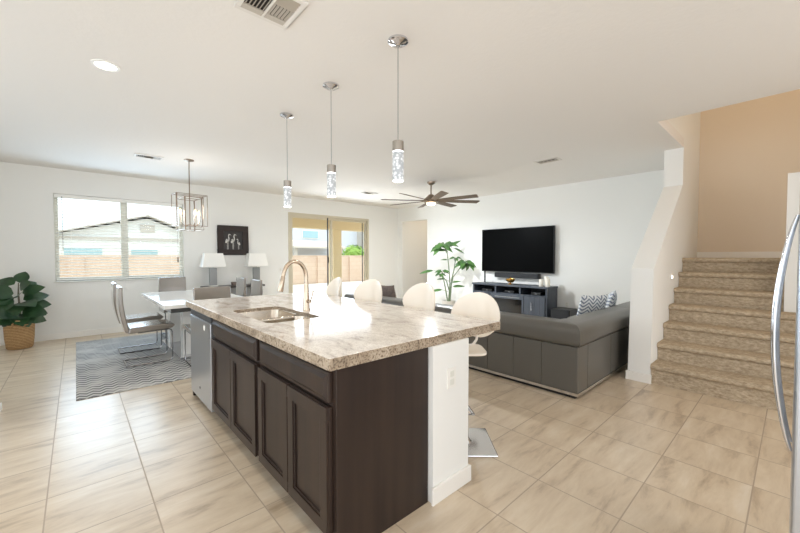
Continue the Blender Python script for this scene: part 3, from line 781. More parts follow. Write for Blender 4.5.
# ------------------------------------------------------------------ sofa
so = thing('sectional_sofa', 'large grey leather corner sofa with a chrome base strip', 'sofa', (3.4, 1.35, 0))
SXA, SYA = 3.42, 1.33
pl = MB().box(SXA + 0.03, 4.36, SYA + 0.03, 5.15, 0.0, 0.035).box(4.36, 6.3, SYA + 0.03, 2.28, 0.0, 0.035); pl.build('plinth', M['black'], so)
ch = MB().box(SXA - 0.006, SXA + 0.02, SYA - 0.006, 5.18, 0.035, 0.062).box(SXA + 0.02, 6.32, SYA - 0.006, SYA + 0.02, 0.035, 0.062); ch.build('chrome_strip', M['chrome'], so)
ys = [SYA, 1.68, 1.99, 2.31, 2.95, 3.55, 4.15, 4.65, 5.18]
for a, b in zip(ys, ys[1:]): MB().box(SXA, SXA + 0.24, a + 0.0015, b - 0.0015, 0.062, 0.49).build('back_panel', M['sofa'], so, bevel=0.006)
xs_ = [SXA + 0.24, 4.30, 5.07, 5.70, 6.32]
for a, b in zip(xs_, xs_[1:]): MB().box(a + 0.0015, b - 0.0015, SYA, SYA + 0.24, 0.062, 0.49).build('back_panel', M['sofa'], so, bevel=0.006)
MB().box(SXA + 0.242, 4.36, SYA + 0.242, 5.16, 0.06, 0.30).build('seat_base', M['sofa'], so, bevel=0.01)
MB().box(4.362, 6.30, SYA + 0.242, 2.28, 0.06, 0.30).build('seat_base', M['sofa'], so, bevel=0.01)
for a, b in ((SYA + 0.25, 2.3), (2.3, 3.25), (3.25, 4.2), (4.2, 5.15)):
    MB().pad(((SXA + 0.24 + 4.36) / 2, (a + b) / 2, 0.365), ((4.36 - SXA - 0.24) / 2 - 0.003, (b - a) / 2 - 0.003, 0.075), (0.25, 0.2)).build('seat_cushion', M['sofa'], so, smooth=True)
for a, b in ((4.365, 5.33), (5.33, 6.3)):
    MB().pad(((a + b) / 2, (SYA + 0.24 + 2.28) / 2, 0.365), ((b - a) / 2 - 0.003, (2.28 - SYA - 0.24) / 2 - 0.003, 0.075), (0.25, 0.2)).build('seat_cushion', M['sofa'], so, smooth=True)
# rolled top of the back
def roll_prof(w0, w1, z0, z1, n=8, r=0.085):
    p = []
    for (cx, cz, a0) in ((w1 - r, z0 + 0.05, -pi / 2), (w1 - r, z1 - r, 0), (w0 + r, z1 - r, pi / 2), (w0 + 0.05, z0 + 0.05, pi)):
        rr = r if cz > z0 + 0.06 else 0.05
        for k in range(n // 2 + 1): a = a0 + pi / 2 * k / (n // 2); p.append((cx + rr * cos(a), cz + rr * sin(a)))
    return p
pa = roll_prof(-0.03, 0.30, 0.493, 0.70)
def rollsweep(name, A, B, nrm, mitre=0.0):
    """A, B plan points on the outer face, nrm unit vector to the inside"""
    A, B, n = Vector((*A, 0)), Vector((*B, 0)), Vector((*nrm, 0))
    d = (B - A).normalized(); L = (B - A).length; mb = MB(); rings = []
    for k in range(9):
        t = k / 8; e_ = min(t, 1 - t) * L
        ring = []
        for (w_, z) in pa:
            s_ = A + d * (t * L) + n * w_
            if k == 0 and mitre: s_ += d * (w_ * mitre)
            puff = 1.0 if e_ > 0.02 else 0.985
            ring.append(mb._v((s_.x, s_.y, 0.493 + (z - 0.493) * puff)))
        rings.append(ring)
    for a_, b_ in zip(rings, rings[1:]):
        for k in range(len(pa)): mb._f([a_[k], a_[(k + 1) % len(pa)], b_[(k + 1) % len(pa)], b_[k]])
    mb._f(rings[0]); mb._f(rings[-1][::-1])
    return mb.build(name, M['sofa'], so, smooth=True)
rollsweep('back_cushion', (SXA, SYA), (SXA, 3.2), (1, 0), 1.0)
rollsweep('back_cushion', (SXA, 3.204), (SXA, 5.18), (1, 0))
rollsweep('back_cushion', (SXA, SYA), (5.06, SYA), (0, 1), 1.0)
rollsweep('back_cushion', (5.064, SYA), (6.32, SYA), (0, 1))

def pillow(name, label, c, half, rot, m, group=None):
    o = MB()
    o.pad((0, 0, 0), half, (0.9, 0.45), 32, 16)
    ob = o.build(name, m, None, smooth=True, origin=(0, 0, 0))
    ob.location = c; ob.rotation_euler = rot
    tag(ob, label, 'pillow', group)
    return ob
def pillow2(name, label, c, m, rz, lean, size=0.23, th=0.07):
    # square cushion standing on its edge, thin along local x
    mb = MB(); n = 14
    def prof(u, v, sgn):
        a, b = 2 * u - 1, 2 * v - 1
        t = th * (max(0, (1 - a * a)) ** 0.45) * (max(0, (1 - b * b)) ** 0.45)
        pin = 1 - 0.10 * (1 - b * b) * abs(a) ** 3; pin2 = 1 - 0.10 * (1 - a * a) * abs(b) ** 3
        return (sgn * t, a * size * pin, b * size * pin2 + size)
    for sgn in (1, -1): mb.sheet(lambda u, v, o_, s_=sgn: prof(u, v, s_), n, n)
    ob = mb.build(name, m, None, smooth=True, origin=(0, 0, 0))
    ob.location = c; ob.rotation_euler = (0, lean, rz)
    return tag(ob, label, 'pillow', 'scatter pillows on the sofa')
pillow2('throw_pillow', 'blue-grey and white zigzag pillow on the sofa, left of the pair near the stairs', (4.96, 1.82, 0.443), M['zig'], radians(64), radians(-18), 0.215)
pillow2('throw_pillow', 'blue-grey and white zigzag pillow on the sofa, right of the pair, by the stair wall', (5.56, 1.82, 0.443), M['zig'], radians(104), radians(-18), 0.215)
pillow2('throw_pillow', 'taupe pillow on the far sofa end, between two white stools', (3.93, 4.60, 0.443), M['taupe'], radians(5), radians(-16), 0.22)
pillow2('throw_pillow', 'dark striped pillow on the far sofa end beside the taupe one', (3.93, 5.10, 0.443), M['stripe'], radians(5), radians(-16), 0.21)

# ------------------------------------------------------------------ television wall
tv = thing('television', 'large black flat television on the white wall', 'television', (7.03, 4.06, 0.985))
MB().box(7.005, 7.055, 3.205, 4.90, 0.99, 1.945).build('cabinet', M['black'], tv, bevel=0.004)
MB().box(7.001, 7.005, 3.217, 4.888, 1.005, 1.935).build('screen', M['screen'], tv)
MB().box(7.055, 7.098, 3.8, 4.3, 1.25, 1.65).build('wall_bracket', M['black'], tv)
sb = thing('soundbar', 'long dark soundbar mounted under the television', 'soundbar', (7.04, 4.03, 0.865))
MB().box(6.99, 7.09, 3.51, 4.55, 0.868, 0.975).build('body', M['black'], sb, bevel=0.008)
MB().box(6.984, 6.99, 3.53, 4.53, 0.876, 0.967).build('grille', M['charcoal_in'], sb)
MB().box(7.09, 7.1, 3.7, 4.3, 0.88, 0.95).build('bracket', M['black'], sb)

mc = thing('media_console', 'charcoal wooden media console with fireplace insert below the television', 'media console', (6.83, 4.01, 0))
X0, X1, Y0, Y1, TZ = 6.62, 7.05, 3.15, 4.87, 0.745
MB().box(X0 - 0.015, X1, Y0 - 0.015, Y1 + 0.015, TZ - 0.035, TZ).build('top', M['charcoal'], mc, bevel=0.004)
for y in (Y0, Y1 - 0.035): MB().box(X0, X1, y, y + 0.035, 0.0, TZ - 0.036).build('side_panel', M['charcoal'], mc, bevel=0.003)
MB().box(X1 - 0.02, X1, Y0 + 0.035, Y1 - 0.035, 0.05, TZ - 0.036).build('back_panel', M['charcoal_in'], mc)
MB().box(X0, X1 - 0.02, Y0 + 0.035, Y1 - 0.035, 0.545, 0.565).build('shelf', M['charcoal'], mc)
MB().box(X0, X1 - 0.02, Y0 + 0.035, Y1 - 0.035, 0.05, 0.075).build('bottom', M['charcoal'], mc)
for y in (3.70, 4.27): MB().box(X0, X1 - 0.02, y, y + 0.03, 0.566, TZ - 0.036).build('divider', M['charcoal'], mc)
for y in (3.60, 4.385): MB().box(X0, X1 - 0.02, y, y + 0.03, 0.076, 0.544).build('divider', M['charcoal'], mc)
def plank_door(ya, yb, hy):
    d = MB(); n = 4
    for i in range(n): d.box(X0 - 0.018, X0 - 0.002, ya + (yb - ya) * i / n + 0.0015, ya + (yb - ya) * (i + 1) / n - 0.0015, 0.08, 0.54)
    o = d.build('door', M['charcoal'], mc, bevel=0.002)
    MB().tube([(X0 - 0.018, hy, 0.26), (X0 - 0.04, hy, 0.27), (X0 - 0.04, hy, 0.43), (X0 - 0.018, hy, 0.44)], 0.007, 8).build('handle', M['chrome'], o, smooth=True)
plank_door(Y0 + 0.037, 3.598, 3.45); plank_door(4.417, Y1 - 0.037, 4.56)
fp = MB()
for (a, b, c, d) in ((3.632, 4.383, 0.08, 0.12), (3.632, 4.383, 0.46, 0.54), (3.632, 3.67, 0.12, 0.46), (4.345, 4.383, 0.12, 0.46)): fp.box(X0 - 0.012, X0 + 0.05, a, b, c, d)
fpo = fp.build('fireplace_frame', M['charcoal'], mc, bevel=0.003)
MB().box(X0 + 0.01, X0 + 0.02, 3.67, 4.345, 0.12, 0.46).build('fireplace_glass', M['ember'], fpo)
MB().box(X0 - 0.018, X0 - 0.012, 3.72, 4.29, 0.485, 0.50).build('trim_bar', M['lamp_body'], fpo)
# things in the niches
for i, (yc, w_, lab) in enumerate(((4.55, 0.26, 'small black media box in the left niche of the console'), (4.0, 0.22, 'small black media box in the middle niche of the console'), (3.42, 0.20, 'small black media box in the right niche of the console'))):
    t = thing('media_box', lab, 'media player', (6.80, yc, 0.565), 0, 'media boxes in the console')
    MB().box(6.70, 6.92, yc - w_ / 2, yc + w_ / 2, 0.566, 0.62).build('case', M['black'], t, bevel=0.005)
    MB().box(6.697, 6.70, yc - 0.02, yc + 0.02, 0.585, 0.60).build('display', M['lamp_body'], t)
go = thing('gold_ornament', 'round gold ornament in the middle of the console top', 'ornament', (6.76, 4.01, TZ))
MB().lathe([(0, 0), (0.045, 0), (0.045, 0.012), (0.015, 0.025), (0.012, 0.035)], (6.76, 4.01, TZ)).build('foot', M['gold'], go, smooth=True)
MB().lathe([(0, 0.034), (0.05, 0.04), (0.085, 0.075), (0.098, 0.12), (0.093, 0.12), (0.078, 0.078), (0.04, 0.048), (0, 0.044)], (6.76, 4.01, TZ)).build('bowl', M['gold'], go, smooth=True)
MB().lathe([(0, 0.045), (0.035, 0.06), (0.045, 0.085), (0.035, 0.115), (0.012, 0.135), (0.0, 0.165)], (6.76, 4.01, TZ)).build('finial', M['gold'], go, smooth=True)
for i, (x, y, h, lab) in enumerate(((6.74, 3.33, 0.14, 'white pillar candle on the console top, left of the three'), (6.84, 3.27, 0.19, 'tallest white pillar candle on the console top, middle of the three'), (6.74, 3.20, 0.16, 'white pillar candle nearest the right end of the console top'))):
    t = thing('pillar_candle', lab, 'candle', (x, y, TZ), 0, 'white candles on the console')
    MB().lathe([(0, 0), (0.04, 0), (0.042, 0.006), (0.042, h - 0.006), (0.038, h), (0.02, h - 0.006), (0, h - 0.008)], (x, y, TZ)).build('wax', M['wax'], t, smooth=True)
    MB().cyl((x, y, TZ + h - 0.008), (x, y, TZ + h + 0.01), 0.0018, n=6).build('wick', M['black'], t)
sk_ = thing('slim_stand', 'thin dark upright stand at the left end of the console top', 'stand', (6.78, 4.66, TZ))
MB().box(6.74, 6.82, 4.60, 4.72, TZ, TZ + 0.012).build('foot', M['lamp_body'], sk_, bevel=0.003)
MB().box(6.773, 6.787, 4.645, 4.675, TZ + 0.012, TZ + 0.255).build('upright', M['charcoal_in'], sk_)
sw = thing('subwoofer', 'black cube subwoofer on the floor right of the media console', 'speaker', (6.80, 2.90, 0))
MB().box(6.60, 6.95, 2.72, 3.07, 0.02, 0.355).build('case', M['black'], sw, bevel=0.008)
MB().box(6.594, 6.60, 2.74, 3.05, 0.04, 0.335).build('grille', M['charcoal_in'], sw)
for (x, y) in ((6.64, 2.76), (6.91, 2.76), (6.64, 3.03), (6.91, 3.03)): MB().cyl((x, y, 0), (x, y, 0.02), 0.018, n=12).build('foot', M['black'], sw)

# ------------------------------------------------------------------ plants
def leaf(mb, p, d, up_, L, W, droop=0.3, fold=0.15, n=8, lobes=0):
    d = Vector(d).normalized(); up_ = Vector(up_); sd = d.cross(up_).normalized(); nn = sd.cross(d).normalized()
    rows = []
    for i in range(n + 1):
        t = i / n
        w_ = W * (sin(pi * t ** 0.75) ** 0.8 if 0 < t < 1 else 0.02)
        if lobes: w_ *= 0.72 + 0.28 * abs(cos(pi * lobes * t))
        c = Vector(p) + d * (L * t) - nn * (droop * L * t * t)
        rows.append([mb._v(c - sd * w_ / 2 + nn * fold * w_ * 0.5), mb._v(c), mb._v(c + sd * w_ / 2 + nn * fold * w_ * 0.5)])
    for a, b in zip(rows, rows[1:]):
        mb._f([a[0], a[1], b[1], b[0]]); mb._f([a[1], a[2], b[2], b[1]])
fg = thing('potted_fig', 'broad-leaved potted fig in a woven basket left of the window', 'plant', (-0.63, 7.56, 0))
bx, by = -0.63, 7.56
MB().lathe([(0, 0.0), (0.125, 0.0), (0.14, 0.02), (0.155, 0.16), (0.162, 0.34), (0.166, 0.355), (0.156, 0.355), (0.148, 0.31)], (bx, by, 0)).build('basket', M['basket'], fg, smooth=True)
for s_ in (1,):
    hp = [(bx + 0.05 - 0.055 + 0.055 * cos(a) , by - 0.165, 0.33 + 0.085 * sin(a)) for a in [pi * k / 10 for k in range(11)]]
    MB().tube(hp, 0.011, 8).build('handle', M['basket'], fg, smooth=True)
MB().lathe([(0, 0.31), (0.15, 0.31)], (bx, by, 0)).build('soil', M['soil'], fg)
st = MB(); st.tube([(bx, by, 0.30), (bx + 0.01, by, 0.55), (bx, by, 0.78), (bx + 0.005, by, 0.95)], 0.012, 8, radii=[0.016, 0.013, 0.010, 0.006])
st.tube([(bx + 0.02, by - 0.02, 0.30), (bx + 0.06, by - 0.03, 0.5), (bx + 0.12, by - 0.03, 0.66)], 0.010, 8); st.build('stem', M['stem'], fg, smooth=True)
lf = MB(); rnd = random.Random(11)
fl = [(0.95, 60, 60, .22, .15), (0.93, 150, 25, .24, .17), (0.88, -60, 30, .20, .15), (0.80, 200, 15, .30, .20), (0.80, -20, 25, .26, .17), (0.76, -95, 12, .26, .19), (0.70, 10, 18, .30, .19),
      (0.70, 215, -5, .30, .22), (0.66, -60, 5, .30, .21), (0.62, -10, 5, .30, .20), (0.62, 170, -5, .30, .2), (0.56, -120, -8, .28, .20), (0.56, -35, -8, .30, .20), (0.52, 30, -5, .28, .2), (0.50, 230, -18, .26, .19),
      (0.48, -80, -20, .25, .19), (0.46, -10, -15, .26, .18), (0.6, 90, 10, .22, .18), (0.45, 190, -10, .22, .17), (0.74, -150, 0, .26, .2), (0.58, -5, -25, .28, .2), (0.54, 185, -25, .26, .2), (0.5, -60, -40, .24, .2), (0.52, -130, -40, .24, .2), (0.85, 30, 35, .22, .16), (0.66, -95, -30, .24, .2)]
for (z, a, el, L, W) in fl:
    a = radians(a); el = radians(el)
    d = Vector((cos(a) * cos(el), sin(a) * cos(el), sin(el)))
    if by + d.y * (L + 0.05) > 7.9: d.y *= 0.3
    leaf(lf, (bx + d.x * 0.05, by + d.y * 0.05, z), d, (rnd.uniform(-.3, .3), -0.9, rnd.uniform(.25, .8)), L * 0.95, W * 1.12, 0.25, 0.15)
lfo = lf.build('leaves', M['leaf'], fg, smooth=True, fix=False)

tp = thing('tall_houseplant', 'tall slender lobed-leaf plant by the wall left of the media console', 'plant', (6.45, 5.43, 0))
px_, py_ = 6.45, 5.43
MB().lathe([(0, 0), (0.13, 0), (0.16, 0.28), (0.165, 0.30), (0.15, 0.30), (0.145, 0.26), (0, 0.26)], (px_, py_, 0)).build('pot', M['pot'], tp, smooth=True)
rt = Vector((0.741, -0.671, 0)); fw_ = Vector((0.671, 0.741, 0))
def PP(r, z, f=0.0): return Vector((px_, py_, 0)) + rt * r + fw_ * f + Vector((0, 0, z))
stems = MB(); lv = MB()
paths = [[PP(0, .26), PP(.03, .7), PP(.0, 1.1), PP(-.03, 1.35), PP(-.06, 1.62)], [PP(.02, .26), PP(.05, .6), PP(.10, .85), PP(.22, 1.0), PP(.36, 1.22)],
         [PP(-.02, .26), PP(-.08, .6), PP(-.13, .85), PP(-.16, .98)], [PP(.0, .26), PP(.02, .5), PP(-.05, .75), PP(-.2, .93)], [PP(.03, .26), PP(.07, .8), PP(.13, 1.05), PP(.16, 1.3)]]
for p in paths: stems.tube(p, 0.011, 8, radii=[0.016, 0.014, 0.012, 0.009, 0.007][:len(p)])
def palm(c, size, n, tilt, seed, ax=(0, 0, 1)):
    rnd = random.Random(seed)
    for k in range(n):
        a = 2 * pi * k / n + rnd.uniform(-.2, .2)
        d = rt * cos(a) + fw_ * sin(a) * 0.8 + Vector((0, 0, tilt + rnd.uniform(-.25, .1)))
        leaf(lv, c + d * 0.02, d, Vector((0, 0, 1)) - fw_ * 0.9, size * rnd.uniform(.8, 1.1), size * 0.5, 0.45, 0.25, 10, 3)
palm(PP(-.10, 1.62), .30, 8, .05, 1); palm(PP(-.18, 1.58), .30, 6, -.25, 2); palm(PP(.38, 1.22), .27, 7, -.15, 3); palm(PP(.45, 1.18), .22, 5, -.3, 9)
palm(PP(-.16, .99), .17, 6, .1, 4); palm(PP(-.2, .93), .14, 5, -.2, 5); palm(PP(.16, 1.30), .15, 4, .0, 6)
for (r, z, dr_, dz_, L) in ((-.05, 1.47, -.9, .05, .36), (.12, 1.52, .9, -.35, .3), (-.36, 1.0, -1, -.15, .34), (.0, 1.55, .8, .5, .34), (-.08, .80, -1, .05, .2), (.1, .62, 1, .1, .3), (-.15, .55, -1, -.1, .3), (.08, .72, 1, .2, .22), (-.03, 1.25, -.8, .05, .16)):
    stems.tube([PP(0.0, z - .05), PP(r, z)], 0.004, 6)
    d = rt * dr_ + Vector((0, 0, dz_)) + fw_ * 0.15
    leaf(lv, PP(r, z), d, fw_ * 0.75 * -1 + Vector((0, 0, 1)), L, L * 0.3, 0.12, 0.2, 8)
stems.build('stems', M['stem_green'], tp, smooth=True); lv.build('leaves', M['leaf2'], tp, smooth=True, fix=False)

# ------------------------------------------------------------------ dining area
tag(MB().box(-0.025, 2.55, 4.43, 7.42, 0.0, 0.008).build('area_rug', M['rug'], bevel=0.003), 'silver-grey chevron area rug under the dining table', 'rug')
RZ = 0.008
tb_ = thing('dining_table', 'white glossy dining table with slab pedestals on the grey rug', 'table', (1.25, 5.9, RZ))
MB().box(0.75, 1.76, 4.92, 6.87, 0.715, 0.762).build('tabletop', M['gloss_white'], tb_, bevel=0.004)
MB().box(0.83, 1.68, 5.0, 6.79, 0.655, 0.715).build('apron', M['mirror_grey'], tb_)
for y in (5.35, 6.25):
    MB().box(1.02, 1.50, y, y + 0.16, RZ + 0.035, 0.655).build('pedestal', M['gloss_white'], tb_, bevel=0.004)
MB().box(0.96, 1.56, 5.22, 6.54, RZ, RZ + 0.035).build('base_plate', M['chrome'], tb_, bevel=0.004)

def make_dchair(label, loc, rz):
    t = thing('dining_chair', label, 'chair', loc, rz, 'dining chairs round the white table')
    # profile of the back: gently curved slab
    bk = MB(); n = 10
    def bp(u, v, off):
        z = 0.42 + 0.545 * u; x = -0.225 - 0.015 * u - 0.055 * sin(pi * u * 0.9) * 0.6 - 0.035 * u * u
        y = (v - 0.5) * 2 * (0.20 + 0.01 * (1 - u))
        th = 0.05 * (0.75 + 0.25 * sin(pi * min(1, u + .15)))
        return (x - off * th, y, z)
    bk.sheet(lambda u, v, o: bp(u, v, o), n, 4, 1.0)
    bk.build('backrest', M['leather'], t, bevel=0.012, seg=3, smooth=True, world=False)
    stt = MB(); stt.prism([(-0.245, 0.405), (0.20, 0.425), (0.235, 0.455), (0.225, 0.475), (0.10, 0.487), (-0.225, 0.475)], 'y', -0.215, 0.215)
    stt.build('seat', M['leather'], t, bevel=0.012, seg=3, world=False)
    for s_ in (-1, 1):
        y = s_ * 0.19
        p = [(-0.15, y, 0.405), (0.17, y, 0.412), (0.195, y, 0.40), (0.205, y, 0.37), (0.205, y, 0.06), (0.195, y, 0.025), (0.165, y, 0.011), (-0.27, y, 0.011)]
        MB().tube(p, 0.008, 8).build('leg', M['leg_chrome'], t, smooth=True, world=False)
    MB().cyl((-0.26, -0.19, 0.011), (-0.26, 0.19, 0.011), 0.008, n=8).build('rear_bar', M['leg_chrome'], t, smooth=True, world=False)
    return t
c0 = make_dchair('grey dining chair on the left of the table, nearer the camera, in profile', (0.685, 5.49, RZ), 0)
dup(c0, (0.685, 6.28, RZ), 0, 'grey dining chair on the left of the table, farther back beneath the window')
dup(c0, (1.235, 6.95, RZ), -pi / 2, 'grey dining chair at the far head of the table, against the window wall')
dup(c0, (1.19, 4.93, RZ), pi / 2, 'grey dining chair at the near head of the table, its back showing over the island')
dup(c0, (1.79, 6.38, RZ), pi, 'shiny pale dining chair right of the table, left one of the pair before the console')
dup(c0, (1.79, 5.67, RZ), pi, 'shiny pale dining chair right of the table, right one of the pair before the console')

# console with lamps
cn = thing('console_table', 'long dark console table against the wall under the bird picture', 'console table', (2.4, 7.74, 0))
MB().box(1.82, 2.98, 7.58, 7.93, 0.70, 0.74).build('top', M['console_dark'], cn, bevel=0.004)
MB().box(1.95, 2.85, 7.62, 7.91, 0.44, 0.47).build('shelf', M['console_dark'], cn, bevel=0.003)
for x in (1.95, 2.79):
    MB().box(x, x + 0.06, 7.62, 7.91, 0.0, 0.44).build('leg', M['console_dark'], cn, bevel=0.003)
    MB().box(x, x + 0.06, 7.62, 7.91, 0.47, 0.70).build('leg', M['console_dark'], cn, bevel=0.003)
def make_lamp(label, loc):
    t = thing('table_lamp', label, 'lamp', loc, 0, 'pair of white shade table lamps')
    MB().box(-0.08, 0.08, -0.05, 0.05, 0.0, 0.02).build('base', M['trim'], t, bevel=0.003, world=False)
    MB().box(-0.065, 0.065, -0.04, 0.04, 0.02, 0.36).build('body', M['lamp_body'], t, bevel=0.004, world=False)
    MB().cyl((0, 0, 0.36), (0, 0, 0.46), 0.008, n=8).build('socket_stem', M['chrome'], t, world=False)
    b = MB(); za, zb = 0.385, 0.655
    lo = [(-0.215, -0.125), (0.215, -0.125), (0.215, 0.125), (-0.215, 0.125)]; hi = [(-0.165, -0.09), (0.165, -0.09), (0.165, 0.09), (-0.165, 0.09)]
    A = [b._v((x, y, za)) for x, y in lo]; B = [b._v((x, y, zb)) for x, y in hi]
    for k in range(4): b._f([A[k], A[(k + 1) % 4], B[(k + 1) % 4], B[k]])
    o = b.build('lamp_shade', M['shade'], t, world=False)
    md = o.modifiers.new('thick', 'SOLIDIFY'); md.thickness = 0.004
    MB().box(-0.165, 0.165, -0.004, 0.004, zb - 0.02, zb - 0.012).build('shade_bracket', M['chrome'], t, world=False)
    return t
l1 = make_lamp('white shade table lamp on the left end of the dark console', (2.01, 7.75, 0.74))
dup(l1, (2.86, 7.75, 0.74), 0, 'white shade table lamp on the right end of the dark console')
dbx = thing('decorative_box', 'small grey-brown box on the console between the lamps', 'box', (2.42, 7.74, 0.74))
MB().box(2.36, 2.48, 7.70, 7.79, 0.74, 0.79).build('box_body', M['taupe'], dbx, bevel=0.004)
MB().box(2.355, 2.485, 7.695, 7.795, 0.79, 0.805).build('lid', M['taupe'], dbx, bevel=0.004)
# picture
pi_ = thing('framed_picture', 'dark framed picture of three white wading birds on the back wall', 'picture', (2.455, 7.93, 1.355))
f = MB(); a0, a1, b0, b1, fwid = 2.15, 2.76, 1.36, 1.975, 0.115
for (xa, xb, za, zb) in ((a0, a1, b0, b0 + fwid), (a0, a1, b1 - fwid, b1), (a0, a0 + fwid, b0 + fwid, b1 - fwid), (a1 - fwid, a1, b0 + fwid, b1 - fwid)): f.box(xa, xb, 7.905, 7.945, za, zb)
f.build('frame', M['frame_dark'], pi_, bevel=0.006)
cvs = MB().box(a0 + fwid, a1 - fwid, 7.925, 7.945, b0 + fwid, b1 - fwid).build('canvas', M['canvas'], pi_)
def bird(xc, s_, flip):
    m = MB(); y = 7.922
    def flat(pts, r):   # thin flat stroke
        for (p, q, r0, r1) in zip(pts, pts[1:], r, r[1:]):
            P_, Q_ = Vector((p[0], p[1])), Vector((q[0], q[1])); d = (Q_ - P_).normalized(); n_ = Vector((-d.y, d.x))
            v = [P_ + n_ * r0, P_ - n_ * r0, Q_ - n_ * r1, Q_ + n_ * r1]
            m.prism([(xc + flip * k.x * s_ * 0.75, 1.478 + k.y * s_ * 1.02) for k in v], 'y', y, y + 0.002)
    flat([(-.05, .13), (-.03, .17), (.0, .19), (.03, .17)], [.012, .032, .036, .018])          # body
    flat([(.02, .17), (.035, .22), (.02, .26), (.03, .30), (.05, .305)], [.018, .013, .010, .010, .010])   # neck
    flat([(.05, .305), (.095, .29)], [.007, .001])                                              # bill
    for x in (-.012, .012): flat([(x, .15), (x, .0)], [.004, .0035])
    m.build('bird', M['egret'], pi_)
bird(2.345, 1.0, 1); bird(2.452, 1.0, 1); bird(2.56, 0.70, -1)

# ------------------------------------------------------------------ low cabinet at the left edge
lc = thing('low_cabinet', 'low dark cabinet with a pale top edge at the left edge of the photo', 'cabinet', (-0.80, 4.35, 0))
MB().box(-1.30, -0.522, 4.05, 4.65, 0.06, 0.63).build('body', M['console_dark'], lc, bevel=0.004)
MB().box(-1.32, -0.510, 4.03, 4.67, 0.63, 0.655).build('top', M['chrome'], lc, bevel=0.003)
MB().box(-1.29, -0.505, 4.04, 4.64, 0.0, 0.06).build('plinth', M['trim'], lc, bevel=0.003)

# ------------------------------------------------------------------ fridge
fr = thing('refrigerator', 'stainless steel fridge with curved bar handles at the right edge', 'fridge', (1.87, -0.4, 0))
FY = -0.006
MB().box(1.415, 2.325, -0.80, FY - 0.075, 0.02, 1.77).build('cabinet', M['steel_dark'], fr)
for xa, xb in ((1.415, 1.868), (1.872, 2.325)): MB().box(xa, xb, FY - 0.07, FY, 0.072, 1.765).build('door', M['steel'], fr, bevel=0.008, seg=3)
MB().box(1.43, 2.31, FY - 0.10, FY - 0.06, 0.0, 0.068).build('toe_grille', M['black'], fr)
for x in (1.825, 1.915):
    p = []
    for k in range(21):
        t = k / 20; p.append((x, FY + 0.004 + 0.046 * sin(pi * t) ** 0.8, 0.665 + 0.815 * t))
    MB().tube(p, 0.012, 12, radii=[0.005 + 0.0055 * sin(pi * k / 20) ** 0.5 for k in range(21)]).build('handle', M['chrome'], fr, smooth=True)

# ------------------------------------------------------------------ ceiling things
def pendant(label, loc):
    t = thing('pendant_light', label, 'pendant light', loc, 0, 'pendant lights over the island')
    MB().lathe([(0, 0), (0.066, 0), (0.066, -0.012), (0.050, -0.022), (0.020, -0.028), (0.012, -0.036), (0, -0.036)]).build('canopy', M['chrome'], t, smooth=True, world=False)
    MB().cyl((0, 0, -0.034), (0, 0, -0.655), 0.0028, n=8).build('cord', M['lamp_body'], t, world=False)
    MB().lathe([(0, -0.65), (0.035, -0.65), (0.037, -0.652), (0.037, -0.712), (0.035, -0.714), (0, -0.714)]).build('cap', M['pewter'], t, smooth=True, world=False)
    g = MB().lathe([(0, -0.722), (0.036, -0.722), (0.0365, -0.725), (0.0365, -0.90), (0.035, -0.905), (0, -0.905)]).build('glass_cylinder', M['bubble'], t, smooth=True, world=False)
    MB().lathe([(0, -0.7145), (0.0345, -0.7145), (0.0345, -0.7215), (0, -0.7215)]).build('led_ring', M['led'], t, world=False)
    MB().lathe([(0, -0.9055), (0.034, -0.9055), (0.034, -0.909), (0, -0.909)]).build('led_base', M['led'], t, world=False)
    return t
p0 = pendant('glass cylinder pendant light nearest the camera, hanging lowest in the photo\'s row of three', (1.58, 1.765, H))
p0['label'] = 'bubble glass pendant light nearest the camera, over the near end of the island'
dup(p0, (1.58, 2.59, H), 0, 'bubble glass pendant light in the middle of the three over the island')
dup(p0, (1.58, 3.42, H), 0, 'bubble glass pendant light farthest from the camera, over the far end of the island')
for y in (1.765, 2.59, 3.42): lamp('pendant_lamp', 'POINT', (1.58, y, 1.79), 3, (1, 0.95, 0.88), shadow_soft_size=0.03)

chd = thing('chandelier', 'open rectangular cage chandelier with candle bulbs over the dining table', 'chandelier', (1.25, 5.97, H))
cx, cy = 1.25, 5.97
MB().lathe([(0, 0), (0.065, 0), (0.065, -0.012), (0.02, -0.025), (0, -0.025)], (cx, cy, H)).build('canopy', M['bronze'], chd, smooth=True)
MB().cyl((cx, cy, H - 0.02), (cx, cy, 1.72), 0.007, n=8).build('stem', M['bronze'], chd, smooth=True)
def cage(hx, hy, z0_, z1_, r, rot, nm):
    m = MB(Matrix.Translation((cx, cy, 0)) @ Matrix.Rotation(rot, 4, 'Z'))
    for i_, (x, y) in enumerate(((-hx, -hy), (hx, -hy), (hx, hy), (-hx, hy))):
        q = r * (2.0 if i_ % 2 == 0 else 1.0); m.box(x - q, x + q, y - q, y + q, z0_, z1_)
    for z in (z0_, z1_):
        for s_ in (-1, 1):
            m.box(-hx - r, hx + r, s_ * hy - r, s_ * hy + r, z - r, z + r); m.box(s_ * hx - r, s_ * hx + r, -hy - r, hy + r, z - r, z + r)
    m.box(-hx, hx, -r, r, z1_ - r, z1_ + r); m.box(-r, r, -hy, hy, z0_ - r, z0_ + r)
    m.build(nm, M['bronze'], chd)
cage(0.20, 0.115, 1.78, 2.23, 0.004, radians(5), 'cage_frame'); cage(0.12, 0.195, 1.72, 2.18, 0.004, radians(5), 'cage_frame')
